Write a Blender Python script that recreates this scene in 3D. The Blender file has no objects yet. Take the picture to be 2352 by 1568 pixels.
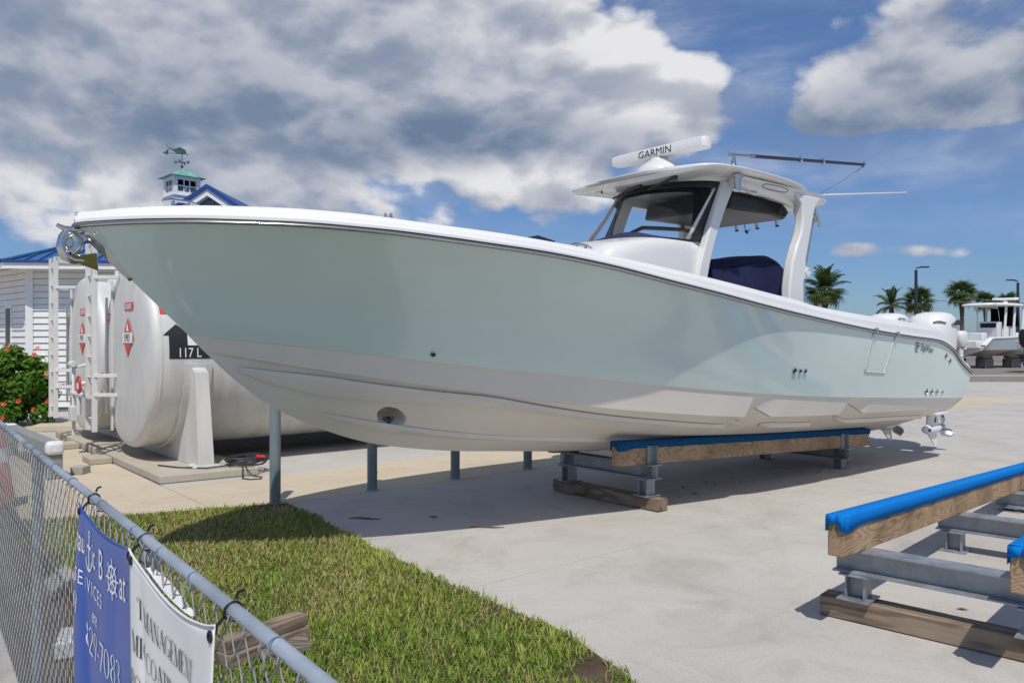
import bpy, bmesh, math, random
import numpy as np
from mathutils import Vector, Matrix

random.seed(7); rng = np.random.default_rng(7)
scene = bpy.context.scene
C = scene.collection
R = math.radians

# ------------------------------------------------------------------ camera, sky, sun, exposure
cam_data = bpy.data.cameras.new('camera'); cam = bpy.data.objects.new('camera', cam_data); C.objects.link(cam)
cam_data.sensor_width = 36.0; cam_data.lens = 36.0 * 1810.0 / 2352.0
cam_data.clip_start = 0.05; cam_data.clip_end = 5000
cam.location = (0, 0, 1.7); cam.rotation_euler = (R(90), 0, 0)
scene.camera = cam
scene.view_settings.view_transform = 'Standard'; scene.view_settings.look = 'None'
scene.view_settings.exposure = 0.0; scene.view_settings.gamma = 1.0
scene.view_settings.use_curve_mapping = False

SUN_TO = Vector((0.04, -0.62, 1.0)).normalized()
sun_data = bpy.data.lights.new('sun', 'SUN'); sun = bpy.data.objects.new('sun', sun_data); C.objects.link(sun)
sun_data.energy = 3.5; sun_data.angle = R(0.53); sun_data.color = (1.0, 0.955, 0.88)
sun.rotation_euler = SUN_TO.to_track_quat('Z', 'Y').to_euler(); sun.location = (0, 0, 40)

world = bpy.data.worlds.new('World'); scene.world = world; world.use_nodes = True
wn = world.node_tree; wn.nodes.clear()
def N(t, **kw):
    x = wn.nodes.new(t)
    for k, v in kw.items(): setattr(x, k, v)
    return x
def _in(sock, v):
    if hasattr(v, 'is_linked') or isinstance(v, bpy.types.NodeSocket): wn.links.new(v, sock)
    else: sock.default_value = v
def M(op, a, b=0.0, c=None, clamp=False):
    x = N('ShaderNodeMath', operation=op); x.use_clamp = clamp
    _in(x.inputs[0], a); _in(x.inputs[1], b)
    if c is not None: _in(x.inputs[2], c)
    return x.outputs[0]
def VM(op, a, b=None, s=None):
    x = N('ShaderNodeVectorMath', operation=op); _in(x.inputs[0], a)
    if b is not None: _in(x.inputs[1], b)
    if s is not None: _in(x.inputs['Scale'], s)
    return x.outputs[0]
def MIX(f, a, b):
    x = N('ShaderNodeMix', data_type='RGBA'); _in(x.inputs[0], f); _in(x.inputs[6], a); _in(x.inputs[7], b); return x.outputs[2]
def SMOOTH(v, lo, hi, a=0.0, b=1.0):
    x = N('ShaderNodeMapRange', interpolation_type='SMOOTHSTEP'); _in(x.inputs[0], v)
    for i, q in ((1, lo), (2, hi), (3, a), (4, b)): x.inputs[i].default_value = q
    return x.outputs[0]
sky = N('ShaderNodeTexSky', sky_type='NISHITA'); sky.sun_disc = False
sky.sun_elevation = math.asin(SUN_TO.z); sky.sun_rotation = R(180)
sky.air_density = 1.0; sky.dust_density = 0.4; sky.ozone_density = 3.0
tc = N('ShaderNodeTexCoord'); D = tc.outputs['Generated']
sep = N('ShaderNodeSeparateXYZ'); wn.links.new(D, sep.inputs[0])
AZ = M('ARCTAN2', sep.outputs[0], sep.outputs[1]); EL = M('ARCSINE', sep.outputs[2])
def pxdir(x, y):
    return math.atan((x - 1176) / 1810), math.atan((784 - y) / math.hypot(1810, x - 1176))
def blobs(lst):
    """sum of soft elliptical weights at cloud positions (azimuth, elevation)"""
    tot = None
    for (x, y, wx, wy, amp) in lst:
        a0, e0 = pxdir(x, y)
        dx = M('MULTIPLY', M('SUBTRACT', AZ, a0), 1810 / wx); dy = M('MULTIPLY', M('SUBTRACT', EL, e0), 1810 / wy)
        g = M('MULTIPLY', M('EXPONENT', M('MULTIPLY', M('ADD', M('MULTIPLY', dx, dx), M('MULTIPLY', dy, dy)), -1.0)), amp)
        tot = g if tot is None else M('ADD', tot, g)
    return tot
def noise(vec, scale, detail, rough, dist=0.0, lac=2.1):
    x = N('ShaderNodeTexNoise', noise_dimensions='3D'); _in(x.inputs['Vector'], vec)
    x.inputs['Scale'].default_value = scale; x.inputs['Detail'].default_value = detail
    x.inputs['Roughness'].default_value = rough; x.inputs['Distortion'].default_value = dist; x.inputs['Lacunarity'].default_value = lac
    return x.outputs[0]
ST = VM('MULTIPLY', D, (1.0, 1.0, 1.75))
def puff(vec):
    w = N('ShaderNodeTexNoise', noise_dimensions='3D'); _in(w.inputs['Vector'], vec); w.inputs['Scale'].default_value = 9.0; w.inputs['Detail'].default_value = 3.0
    v2 = VM('ADD', vec, VM('SCALE', VM('SUBTRACT', w.outputs['Color'], (.5, .5, .5)), s=0.09))
    x = N('ShaderNodeTexVoronoi', feature='F1', voronoi_dimensions='3D'); _in(x.inputs['Vector'], v2); x.inputs['Scale'].default_value = 10.0
    x.inputs['Detail'].default_value = 1.0; x.inputs['Roughness'].default_value = .5; x.inputs['Lacunarity'].default_value = 2.3
    return x.outputs['Distance']
def dens(vec): return M('ADD', M('MULTIPLY', noise(vec, 4.0, 6.0, 0.58, 0.2), .86), M('MULTIPLY', M('SUBTRACT', .62, puff(vec)), .26))
d0 = dens(ST)
dU = dens(VM('ADD', ST, (0.012, -0.02, 0.055)))
cov = blobs([(420, 120, 900, 320, .36), (60, 100, 420, 300, .10), (150, 330, 480, 150, .20), (620, 400, 330, 90, .10), (1300, 160, 330, 170, .34), (1545, 230, 120, 120, .22), (1070, 330, 330, 60, .25),
             (2200, 110, 440, 170, .34), (2080, 262, 360, 48, .34), (1250, 440, 190, 60, .28), (1955, 570, 60, 24, .34), (2180, 576, 130, 22, .28), (1800, 475, 60, 40, .24), (1740, 160, 80, 80, -.2), (150, 460, 260, 70, .12),
             (1640, 80, 140, 70, -.32), (1780, 190, 90, 70, -.16), (2060, 450, 480, 130, -.20), (1920, 70, 110, 60, -.12), (960, 440, 200, 40, -.10), (1760, 330, 130, 60, -.12), (1000, 30, 300, 60, .1)])
cl = M('ADD', M('ADD', d0, cov), -0.03)
mask = SMOOTH(cl, 0.49, 0.64)
wisp = SMOOTH(noise(VM('MULTIPLY', D, (1, 1, 5.0)), 3.0, 6.0, 0.6), 0.34, 0.72, 0.0, 0.5)
mask2 = M('MAXIMUM', mask, M('MULTIPLY', wisp, SMOOTH(EL, 0.03, 0.3)))
thick = SMOOTH(cl, 0.60, 1.02)
rel = SMOOTH(M('SUBTRACT', d0, dU), -0.19, 0.17)
brite = blobs([(1420, 120, 260, 130, .22), (1560, 220, 140, 90, .28), (1230, 410, 190, 70, .30), (900, 60, 500, 120, .05), (480, 560, 300, 120, .05), (60, 120, 300, 120, .02), (500, 120, 500, 160, -.10), (2250, 120, 260, 120, -.12), (250, 430, 200, 60, .12), (640, 330, 120, 60, .10),
               (1060, 320, 330, 55, -.42), (520, 330, 360, 60, -.12), (2180, 250, 330, 60, -.25), (330, 190, 380, 60, -.1), (1500, 330, 330, 40, -.12)])
lum = M('ADD', M('ADD', M('MULTIPLY', rel, 0.62), M('MULTIPLY', thick, -0.20)), M('ADD', brite, 0.31), clamp=True)
cr = N('ShaderNodeValToRGB'); wn.links.new(lum, cr.inputs[0])
e = cr.color_ramp.elements; e[0].position = 0.0; e[0].color = (0.15, 0.215, 0.335, 1); e[1].position = 1.0; e[1].color = (0.80, 0.80, 0.83, 1)
for p, c_ in ((0.25, (0.245, 0.30, 0.41, 1)), (0.5, (0.37, 0.41, 0.50, 1)), (0.75, (0.53, 0.55, 0.615, 1))):
    q = e.new(p); q.color = c_
clouds10 = VM('SCALE', cr.outputs[0], s=11.0)
skyc = VM('MULTIPLY', sky.outputs[0], MIX(SMOOTH(EL, 0.0, 0.55), (0.50, 0.66, 0.94, 1), (0.95, 1.05, 1.25, 1)))
final = MIX(mask2, skyc, clouds10)
world.cycles.sampling_method = 'MANUAL'; world.cycles.sample_map_resolution = 512
bg = N('ShaderNodeBackground'); bg.inputs[1].default_value = 0.09; wn.links.new(final, bg.inputs[0])
out = N('ShaderNodeOutputWorld'); wn.links.new(bg.outputs[0], out.inputs[0])

# ------------------------------------------------------------------ materials
MATS = {}
def mat(name, col, rough=0.5, metal=0.0, var=0.0, vscale=3.0, bump=0.0, bscale=40.0, coat=0.0, spec=None, stretch=(1, 1, 1), col2=None, detail=5.0, trans=None, rvar=0.0):
    if name in MATS: return MATS[name]
    m = bpy.data.materials.new(name); m.use_nodes = True; nt = m.node_tree; b = nt.nodes['Principled BSDF']
    b.inputs['Base Color'].default_value = (*col, 1); b.inputs['Roughness'].default_value = rough; b.inputs['Metallic'].default_value = metal
    if coat: b.inputs['Coat Weight'].default_value = coat; b.inputs['Coat Roughness'].default_value = 0.06
    if spec is not None: b.inputs['Specular IOR Level'].default_value = spec
    if var or bump or rvar:
        t = nt.nodes.new('ShaderNodeTexCoord'); mp = nt.nodes.new('ShaderNodeMapping'); nt.links.new(t.outputs['Object'], mp.inputs[0])
        mp.inputs['Scale'].default_value = stretch
        if var:
            nz = nt.nodes.new('ShaderNodeTexNoise'); nz.inputs['Scale'].default_value = vscale; nz.inputs['Detail'].default_value = detail; nz.inputs['Roughness'].default_value = 0.62
            nt.links.new(mp.outputs[0], nz.inputs['Vector'])
            r = nt.nodes.new('ShaderNodeValToRGB'); nt.links.new(nz.outputs[0], r.inputs[0])
            c2 = col2 or tuple(c * (1 - var) for c in col)
            r.color_ramp.elements[0].position = 0.32; r.color_ramp.elements[0].color = (*c2, 1)
            r.color_ramp.elements[1].position = 0.68; r.color_ramp.elements[1].color = (*[min(1, c * (1 + var * .4)) for c in col], 1)
            nt.links.new(r.outputs[0], b.inputs['Base Color'])
            if rvar:
                mr = nt.nodes.new('ShaderNodeMapRange'); nt.links.new(nz.outputs[0], mr.inputs[0]); mr.inputs[1].default_value = .3; mr.inputs[2].default_value = .7
                mr.inputs[3].default_value = max(0, rough - rvar); mr.inputs[4].default_value = min(1, rough + rvar); nt.links.new(mr.outputs[0], b.inputs['Roughness'])
        if bump:
            n2 = nt.nodes.new('ShaderNodeTexNoise'); n2.inputs['Scale'].default_value = bscale; n2.inputs['Detail'].default_value = 4
            nt.links.new(mp.outputs[0], n2.inputs['Vector']); bp = nt.nodes.new('ShaderNodeBump'); bp.inputs['Strength'].default_value = bump; bp.inputs['Distance'].default_value = 0.01
            nt.links.new(n2.outputs[0], bp.inputs['Height']); nt.links.new(bp.outputs[0], b.inputs['Normal'])
    MATS[name] = m; return m

def concrete(name, base, stain, dark=0.72):
    """poured concrete: broad tone patches, fine grain, scattered stains, light pores"""
    m = bpy.data.materials.new(name); m.use_nodes = True; nt = m.node_tree; b = nt.nodes['Principled BSDF']; L = nt.links.new
    t = nt.nodes.new('ShaderNodeTexCoord'); ob = t.outputs['Object']
    def nz(s, d, r=.6, w=0.0):
        x = nt.nodes.new('ShaderNodeTexNoise'); x.inputs['Scale'].default_value = s; x.inputs['Detail'].default_value = d; x.inputs['Roughness'].default_value = r; x.inputs['Distortion'].default_value = w; L(ob, x.inputs['Vector']); return x.outputs[0]
    def ramp(s, p0, p1, c0, c1):
        x = nt.nodes.new('ShaderNodeValToRGB'); L(s, x.inputs[0]); el = x.color_ramp.elements; el[0].position = p0; el[1].position = p1; el[0].color = (*c0, 1); el[1].color = (*c1, 1); return x.outputs[0]
    def mul(a, c, f=1.0):
        x = nt.nodes.new('ShaderNodeMix'); x.data_type = 'RGBA'; x.blend_type = 'MULTIPLY'; x.inputs[0].default_value = f; L(a, x.inputs[6]); L(c, x.inputs[7]); return x.outputs[2]
    a = ramp(nz(0.55, 5, .6, .6), .3, .7, tuple(c * .86 for c in base), base)
    g = ramp(nz(60, 3), .2, .8, (.86,) * 3, (1.08,) * 3)
    st = ramp(nz(1.3, 10, .75, .8), .30, .52, stain, (1, 1, 1))
    sp = ramp(nz(26, 3, .55), .25, .31, (dark,) * 3, (1, 1, 1))
    f = mul(mul(mul(a, g), st, .55), sp, .8)
    wv = nt.nodes.new('ShaderNodeTexNoise'); wv.inputs['Scale'].default_value = 1.1; wv.inputs['Detail'].default_value = 6; L(ob, wv.inputs['Vector'])
    wa = nt.nodes.new('ShaderNodeVectorMath'); wa.operation = 'ADD'; L(ob, wa.inputs[0]); L(wv.outputs['Color'], wa.inputs[1])
    vo = nt.nodes.new('ShaderNodeTexVoronoi'); vo.feature = 'DISTANCE_TO_EDGE'; vo.inputs['Scale'].default_value = .27; L(wa.outputs[0], vo.inputs['Vector'])
    f = mul(f, ramp(vo.outputs['Distance'], .0015, .006, (.62, .60, .58), (1, 1, 1)), .16)
    f = mul(f, ramp(nz(3.2, 6, .7, 1.5), .26, .36, (.76, .70, .63), (1, 1, 1)), .9)
    f = mul(f, ramp(nz(75, 2, .5), .24, .29, (.45, .43, .41), (1, 1, 1)), .8)
    L(f, b.inputs['Base Color']); b.inputs['Roughness'].default_value = .88; b.inputs['Specular IOR Level'].default_value = .25
    bp = nt.nodes.new('ShaderNodeBump'); bp.inputs['Strength'].default_value = .25; bp.inputs['Distance'].default_value = .004; L(nz(140, 5), bp.inputs['Height']); L(bp.outputs[0], b.inputs['Normal'])
    MATS[name] = m; return m

def wood(name, light, dark, scale=7.0, axis='X', ring=9.0):
    """sawn softwood: cathedral rings stretched along the board"""
    m = bpy.data.materials.new(name); m.use_nodes = True; nt = m.node_tree; b = nt.nodes['Principled BSDF']; L = nt.links.new
    t = nt.nodes.new('ShaderNodeTexCoord'); mp = nt.nodes.new('ShaderNodeMapping'); L(t.outputs['Object'], mp.inputs[0])
    mp.inputs['Scale'].default_value = {'X': (.16, 1, 1), 'Y': (1, .16, 1)}[axis]
    nz = nt.nodes.new('ShaderNodeTexNoise'); nz.inputs['Scale'].default_value = 5; nz.inputs['Detail'].default_value = 2; nz.inputs['Roughness'].default_value = .4; L(mp.outputs[0], nz.inputs['Vector'])
    mm = nt.nodes.new('ShaderNodeMath'); mm.operation = 'MULTIPLY'; mm.inputs[1].default_value = ring * 6.28; L(nz.outputs[0], mm.inputs[0])
    sn = nt.nodes.new('ShaderNodeMath'); sn.operation = 'SINE'; L(mm.outputs[0], sn.inputs[0])
    r = nt.nodes.new('ShaderNodeValToRGB'); L(sn.outputs[0], r.inputs[0]); el = r.color_ramp.elements
    el[0].position = .05; el[0].color = (*light, 1); el[1].position = .95; el[1].color = (*dark, 1)
    n2 = nt.nodes.new('ShaderNodeTexNoise'); n2.inputs['Scale'].default_value = 60; n2.inputs['Detail'].default_value = 4; L(mp.outputs[0], n2.inputs['Vector'])
    r2 = nt.nodes.new('ShaderNodeValToRGB'); L(n2.outputs[0], r2.inputs[0]); r2.color_ramp.elements[0].color = (.62, .6, .58, 1); r2.color_ramp.elements[1].color = (1.1, 1.08, 1.05, 1)
    n3 = nt.nodes.new('ShaderNodeTexNoise'); n3.inputs['Scale'].default_value = 2.2; n3.inputs['Detail'].default_value = 6; L(t.outputs['Object'], n3.inputs['Vector'])
    r3 = nt.nodes.new('ShaderNodeValToRGB'); L(n3.outputs[0], r3.inputs[0]); r3.color_ramp.elements[0].position = .35; r3.color_ramp.elements[0].color = (.62, .6, .58, 1); r3.color_ramp.elements[1].position = .6
    def mul(a, c):
        x = nt.nodes.new('ShaderNodeMix'); x.data_type = 'RGBA'; x.blend_type = 'MULTIPLY'; x.inputs[0].default_value = 1; L(a, x.inputs[6]); L(c, x.inputs[7]); return x.outputs[2]
    L(mul(mul(r.outputs[0], r2.outputs[0]), r3.outputs[0]), b.inputs['Base Color']); b.inputs['Roughness'].default_value = .8; b.inputs['Specular IOR Level'].default_value = .2
    bp = nt.nodes.new('ShaderNodeBump'); bp.inputs['Strength'].default_value = .5; bp.inputs['Distance'].default_value = .002; L(n2.outputs[0], bp.inputs['Height']); L(bp.outputs[0], b.inputs['Normal'])
    MATS[name] = m; return m

def leafmat(name, c0, c1, trans=.35, rough=.5, attr=None):
    m = bpy.data.materials.new(name); m.use_nodes = True; nt = m.node_tree; b = nt.nodes['Principled BSDF']; L = nt.links.new
    if attr:
        at = nt.nodes.new('ShaderNodeAttribute'); at.attribute_name = attr; col = at.outputs['Color']
    else:
        t = nt.nodes.new('ShaderNodeTexCoord'); nz = nt.nodes.new('ShaderNodeTexNoise'); nz.inputs['Scale'].default_value = 5; nz.inputs['Detail'].default_value = 3; L(t.outputs['Object'], nz.inputs['Vector'])
        r = nt.nodes.new('ShaderNodeValToRGB'); L(nz.outputs[0], r.inputs[0]); r.color_ramp.elements[0].position = .35; r.color_ramp.elements[1].position = .65
        r.color_ramp.elements[0].color = (*c0, 1); r.color_ramp.elements[1].color = (*c1, 1); col = r.outputs[0]
    L(col, b.inputs['Base Color']); b.inputs['Roughness'].default_value = rough; b.inputs['Specular IOR Level'].default_value = .3
    tr = nt.nodes.new('ShaderNodeBsdfTranslucent'); L(col, tr.inputs[0]); mx = nt.nodes.new('ShaderNodeMixShader'); mx.inputs[0].default_value = trans
    L(b.outputs[0], mx.inputs[1]); L(tr.outputs[0], mx.inputs[2]); L(mx.outputs[0], nt.nodes['Material Output'].inputs[0])
    MATS[name] = m; return m

def glassmat(name, tint=(1, 1, 1), refl=.12, opacity=0.06):
    m = bpy.data.materials.new(name); m.use_nodes = True; nt = m.node_tree; L = nt.links.new; nt.nodes.remove(nt.nodes['Principled BSDF'])
    tr = nt.nodes.new('ShaderNodeBsdfTransparent'); tr.inputs[0].default_value = (*tint, 1)
    gl = nt.nodes.new('ShaderNodeBsdfGlossy'); gl.inputs['Roughness'].default_value = .3; gl.inputs[0].default_value = (1, 1, 1, 1)
    lw = nt.nodes.new('ShaderNodeLayerWeight'); lw.inputs[0].default_value = refl
    mx = nt.nodes.new('ShaderNodeMixShader'); L(lw.outputs['Fresnel'], mx.inputs[0]); L(tr.outputs[0], mx.inputs[1]); L(gl.outputs[0], mx.inputs[2])
    df = nt.nodes.new('ShaderNodeBsdfDiffuse'); df.inputs[0].default_value = (.6, .65, .7, 1); m2 = nt.nodes.new('ShaderNodeMixShader'); m2.inputs[0].default_value = opacity
    L(mx.outputs[0], m2.inputs[1]); L(df.outputs[0], m2.inputs[2]); L(m2.outputs[0], nt.nodes['Material Output'].inputs[0])
    MATS[name] = m; return m

concrete('conc_grey', (.53, .50, .455), (.66, .63, .59))
concrete('conc_pale', (.53, .51, .475), (.80, .78, .76))
concrete('conc_tan', (.60, .515, .385), (.82, .77, .70))
concrete('conc_walk', (.44, .42, .39), (.62, .58, .54))
concrete('conc_plinth', (.50, .45, .37), (.62, .56, .48))
mat('asphalt', (.25, .222, .195), .92, var=.3, vscale=1.5, bump=.4, bscale=90, spec=.2)
mat('soil', (.13, .095, .065), .95, var=.55, vscale=3, bump=.8, bscale=60, spec=.1)
wood('wood_new', (.55, .40, .26), (.40, .265, .155), ring=26)
wood('wood_old', (.27, .21, .145), (.15, .115, .08), axis='Y', ring=9)
wood('wood_oldx', (.36, .285, .215), (.22, .165, .12), axis='X', ring=8)
wood('wood_grey', (.30, .27, .24), (.16, .14, .12), ring=10)
mat('gel_green', (.625, .75, .705), .2, var=.05, vscale=.8, coat=.85, rvar=.06)
mat('gel_white', (.72, .71, .69), .25, var=.04, vscale=1.2, coat=.5, rvar=.06)
mat('gel_bottom', (.76, .705, .625), .42, var=.06, vscale=1.5, rvar=.08)
mat('gel_cap', (.76, .755, .735), .4, var=.04, vscale=1.5, coat=.2)
mat('white_paint', (.66, .655, .63), .45, var=.10, vscale=2.0, bump=.05, bscale=20)
mat('tank_white', (.64, .63, .60), .42, var=.17, vscale=2.2, stretch=(2.2, 1, .35), rvar=.08, bump=.06, bscale=5)
mat('siding', (.74, .745, .74), .6, var=.07, vscale=2.5, bump=.12, bscale=30)
mat('trim_white', (.78, .78, .77), .5, var=.05, vscale=3)
mat('rubber_dark', (.035, .036, .038), .55, var=.2, vscale=10)
mat('rub_grey', (.14, .14, .145), .5, var=.2, vscale=8)
mat('black', (.012, .012, .014), .4, var=.2, vscale=8)
mat('chrome', (.60, .59, .56), .17, 1.0)
mat('stainless', (.62, .62, .62), .2, 1.0, var=.1, vscale=20)
mat('prop_bronze', (.35, .31, .28), .3, 1.0, var=.2, vscale=10)
mat('navy', (.012, .016, .065), .75, var=.25, vscale=5, bump=.3, bscale=25, spec=.3)
mat('galv', (.36, .385, .41), .5, .55, var=.28, vscale=9, bump=.1, bscale=60, rvar=.12)
mat('galv_rail', (.40, .45, .50), .48, .45, var=.35, vscale=7, stretch=(.4, 1, 1), bump=.12, bscale=80, rvar=.14)
mat('wire', (.30, .31, .31), .55, .35, var=.25, vscale=20)
mat('post_grey', (.20, .245, .265), .5, .1, var=.18, vscale=4, rvar=.1)
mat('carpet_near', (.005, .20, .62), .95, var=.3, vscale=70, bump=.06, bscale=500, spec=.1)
mat('carpet_shaded', (.010, .085, .22), .95, var=.35, vscale=50, bump=.06, bscale=500, spec=.1)  # darker blue carries the shade under the hull in its colour
mat('roof_blue', (.05, .15, .35), .38, .2, var=.12, vscale=1.5)
mat('fascia_blue', (.012, .055, .25), .45, var=.15, vscale=2)
mat('gable_grey', (.22, .23, .25), .7, var=.15, vscale=3)
mat('copper', (.16, .42, .34), .7, var=.45, vscale=3, col2=(.09, .22, .17), bump=.2, bscale=20)
mat('verdigris', (.05, .11, .085), .6, .3, var=.6, vscale=9, col2=(.03, .05, .045))
mat('red', (.55, .03, .025), .5, var=.15, vscale=6)
mat('label_red', (.62, .06, .05), .5, var=.1, vscale=5)
mat('white_print', (.82, .82, .82), .5, var=.03, vscale=5)
mat('ink', (.02, .02, .022), .5, var=.1, vscale=5)
mat('orange', (.62, .10, .03), .55, var=.2, vscale=8)
mat('banner_blue', (.024, .085, .38), .42, var=.08, vscale=3, coat=.15)
mat('banner_white', (.78, .775, .75), .45, var=.05, vscale=4, coat=.15)
mat('banner_purple', (.25, .10, .40), .45, var=.6, vscale=9, col2=(.08, .10, .5))
mat('box_grey', (.25, .27, .26), .55, var=.15, vscale=5, bump=.1)
mat('plastic_wrap', (.72, .73, .73), .25, var=.15, vscale=12, bump=1.0, bscale=28)
mat('pole_dark', (.022, .028, .05), .5, var=.2, vscale=3)
mat('navy_gloss', (.012, .018, .05), .25, coat=.5, var=.1, vscale=4)
mat('trunk', (.17, .13, .10), .95, var=.5, vscale=6, bump=1.0, bscale=12, spec=.1)
mat('dry_leaf', (.20, .10, .055), .8, var=.4, vscale=20)
mat('flower', (.70, .055, .04), .6, var=.2, vscale=20)
mat('flower_pink', (.72, .22, .17), .6, var=.2, vscale=20)
mat('far_hull_blue', (.52, .60, .65), .3, var=.05, vscale=1, coat=.4)
mat('dark_steel', (.05, .05, .055), .6, var=.3, vscale=4)
leafmat('hib_leaf', (.045, .13, .012), (.14, .27, .02), .3)
leafmat('palm_leaf', (.035, .075, .018), (.10, .14, .03), .3)
leafmat('palm_yellow', (.12, .14, .02), (.30, .24, .03), .3)
leafmat('grass', (0, 0, 0), (0, 0, 0), .35, .6, attr='tint')
leafmat('hedge_leaf', (.03, .06, .018), (.07, .11, .03), .25)
glassmat('glass_clear', (.95, .97, .98), .05, .02)
glassmat('isinglass', (.88, .93, .96), .2, .08)
glassmat('glass_dark', (.035, .04, .05), .06, .008)
mat('window_dark', (.03, .035, .04), .1, spec=.6, var=.2, vscale=2)

# ------------------------------------------------------------------ mesh helpers
class MB:
    def __init__(s): s.v = []; s.f = []
    def add(s, vs, fs):
        o = len(s.v); s.v += [tuple(map(float, p)) for p in vs]; s.f += [tuple(o + i for i in q) for q in fs]; return s
    def box(s, c, size, rz=0.0, m=None):
        hx, hy, hz = [q / 2 for q in size]; cs, sn = math.cos(rz), math.sin(rz); vs = []
        for dx, dy, dz in ((-1,-1,-1),(1,-1,-1),(1,1,-1),(-1,1,-1),(-1,-1,1),(1,-1,1),(1,1,1),(-1,1,1)):
            x, y, z = dx*hx, dy*hy, dz*hz
            p = Vector((x*cs - y*sn, x*sn + y*cs, z))
            if m is not None: p = m @ p
            vs.append(p + Vector(c))
        return s.add(vs, ((0,3,2,1),(4,5,6,7),(0,1,5,4),(1,2,6,5),(2,3,7,6),(3,0,4,7)))
    def bar(s, p0, p1, w, h, up=(0, 0, 1)):
        """rectangular bar between two points"""
        p0, p1 = Vector(p0), Vector(p1); t = (p1 - p0).normalized(); a = t.cross(Vector(up))
        a = a.normalized() if a.length > 1e-6 else Vector((1, 0, 0)); b = a.cross(t); a = a * (w / 2); b = b * (h / 2)
        vs = [p + sa * a + sb * b for p in (p0, p1) for sa, sb in ((-1,-1),(1,-1),(1,1),(-1,1))]
        return s.add(vs, ((0,3,2,1),(4,5,6,7),(0,1,5,4),(1,2,6,5),(2,3,7,6),(3,0,4,7)))
    def tube(s, pts, r, seg=8, closed=False, caps=True, flat=1.0):
        pts = [Vector(p) for p in pts]; n = len(pts); rr = r if isinstance(r, (list, tuple)) else [r] * n
        tan = [((pts[(i+1) % n] - pts[i-1]) if closed else (pts[min(i+1, n-1)] - pts[max(i-1, 0)])).normalized() for i in range(n)]
        up = Vector((0, 0, 1)) if abs(tan[0].z) < .9 else Vector((1, 0, 0)); a = tan[0].cross(up).normalized(); vs = []
        for i in range(n):
            a = (a - tan[i] * a.dot(tan[i])).normalized(); b = tan[i].cross(a)
            for k in range(seg):
                q = 2 * math.pi * k / seg; vs.append(pts[i] + (a * math.cos(q) + b * math.sin(q) * flat) * rr[i])
        fs = []
        for i in range(n if closed else n - 1):
            j = (i + 1) % n
            for k in range(seg): fs.append((i*seg + k, i*seg + (k+1) % seg, j*seg + (k+1) % seg, j*seg + k))
        if caps and not closed: fs += [tuple(range(seg))[::-1], tuple((n-1)*seg + k for k in range(seg))]
        return s.add(vs, fs)
    def lathe(s, prof, seg=24, o=(0, 0, 0), axis='Z'):
        vs = []; o = Vector(o)
        for r, z in prof:
            for k in range(seg):
                q = 2 * math.pi * k / seg; c, sn = r * math.cos(q), r * math.sin(q)
                vs.append(o + Vector({'Z': (c, sn, z), 'X': (z, c, sn), 'Y': (sn, z, c)}[axis]))
        fs = [(i*seg + k, i*seg + (k+1) % seg, (i+1)*seg + (k+1) % seg, (i+1)*seg + k) for i in range(len(prof)-1) for k in range(seg)]
        if prof[0][0] > 1e-6: fs.append(tuple(range(seg))[::-1])
        if prof[-1][0] > 1e-6: fs.append(tuple((len(prof)-1)*seg + k for k in range(seg)))
        return s.add(vs, fs)
    def prism(s, poly, off):
        n = len(poly); off = Vector(off); a = [Vector(p) for p in poly]
        return s.add(a + [p + off for p in a], [tuple(range(n))[::-1], tuple(range(n, 2*n))] + [(i, (i+1) % n, n + (i+1) % n, n + i) for i in range(n)])
    def grid(s, rows, wrap=False):
        m = len(rows[0]); vs = [p for r in rows for p in r]; fs = []
        for i in range(len(rows)-1):
            for k in range(m if wrap else m-1): fs.append((i*m + k, i*m + (k+1) % m, (i+1)*m + (k+1) % m, (i+1)*m + k))
        return s.add(vs, fs)
    def mesh(s, name, mt, smooth=40):
        me = bpy.data.meshes.new(name); me.from_pydata(s.v, [], s.f); me.materials.append(MATS[mt] if isinstance(mt, str) else mt)
        bm = bmesh.new(); bm.from_mesh(me); bmesh.ops.recalc_face_normals(bm, faces=bm.faces); bm.to_mesh(me); bm.free()
        if smooth: me.shade_smooth(); me.set_sharp_from_angle(angle=R(smooth))
        me.update(); return me
    def build(s, name, mt, parent=None, smooth=40, bevel=0, seg=2):
        o = bpy.data.objects.new(name, s.mesh(name, mt, smooth)); C.objects.link(o); o.parent = parent
        if bevel:
            b = o.modifiers.new('bevel', 'BEVEL'); b.width = bevel; b.segments = seg; b.limit_method = 'ANGLE'; b.angle_limit = R(35); b.harden_normals = False
        return o
def thing(name, label, cat, loc=(0, 0, 0), rz=0.0, group=None):
    o = bpy.data.objects.new(name, None); C.objects.link(o); o.location = loc; o.rotation_euler = (0, 0, rz); o.empty_display_size = .2
    return tag(o, label, cat, group)
def tag(o, label, cat, group=None):
    o['label'] = label; o['category'] = cat
    if group: o['group'] = group
    return o
def struct(o, label=None):
    o['kind'] = 'structure'
    if label: o['label'] = label
    return o
def inst(name, me, parent=None, loc=(0, 0, 0), rot=(0, 0, 0), sc=(1, 1, 1)):
    o = bpy.data.objects.new(name, me); C.objects.link(o); o.parent = parent; o.location = loc; o.rotation_euler = rot; o.scale = sc; return o
def copy_tree(o, parent=None):
    c = o.copy(); C.objects.link(c); c.parent = parent
    for ch in list(o.children): copy_tree(ch, c)
    return c
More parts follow.
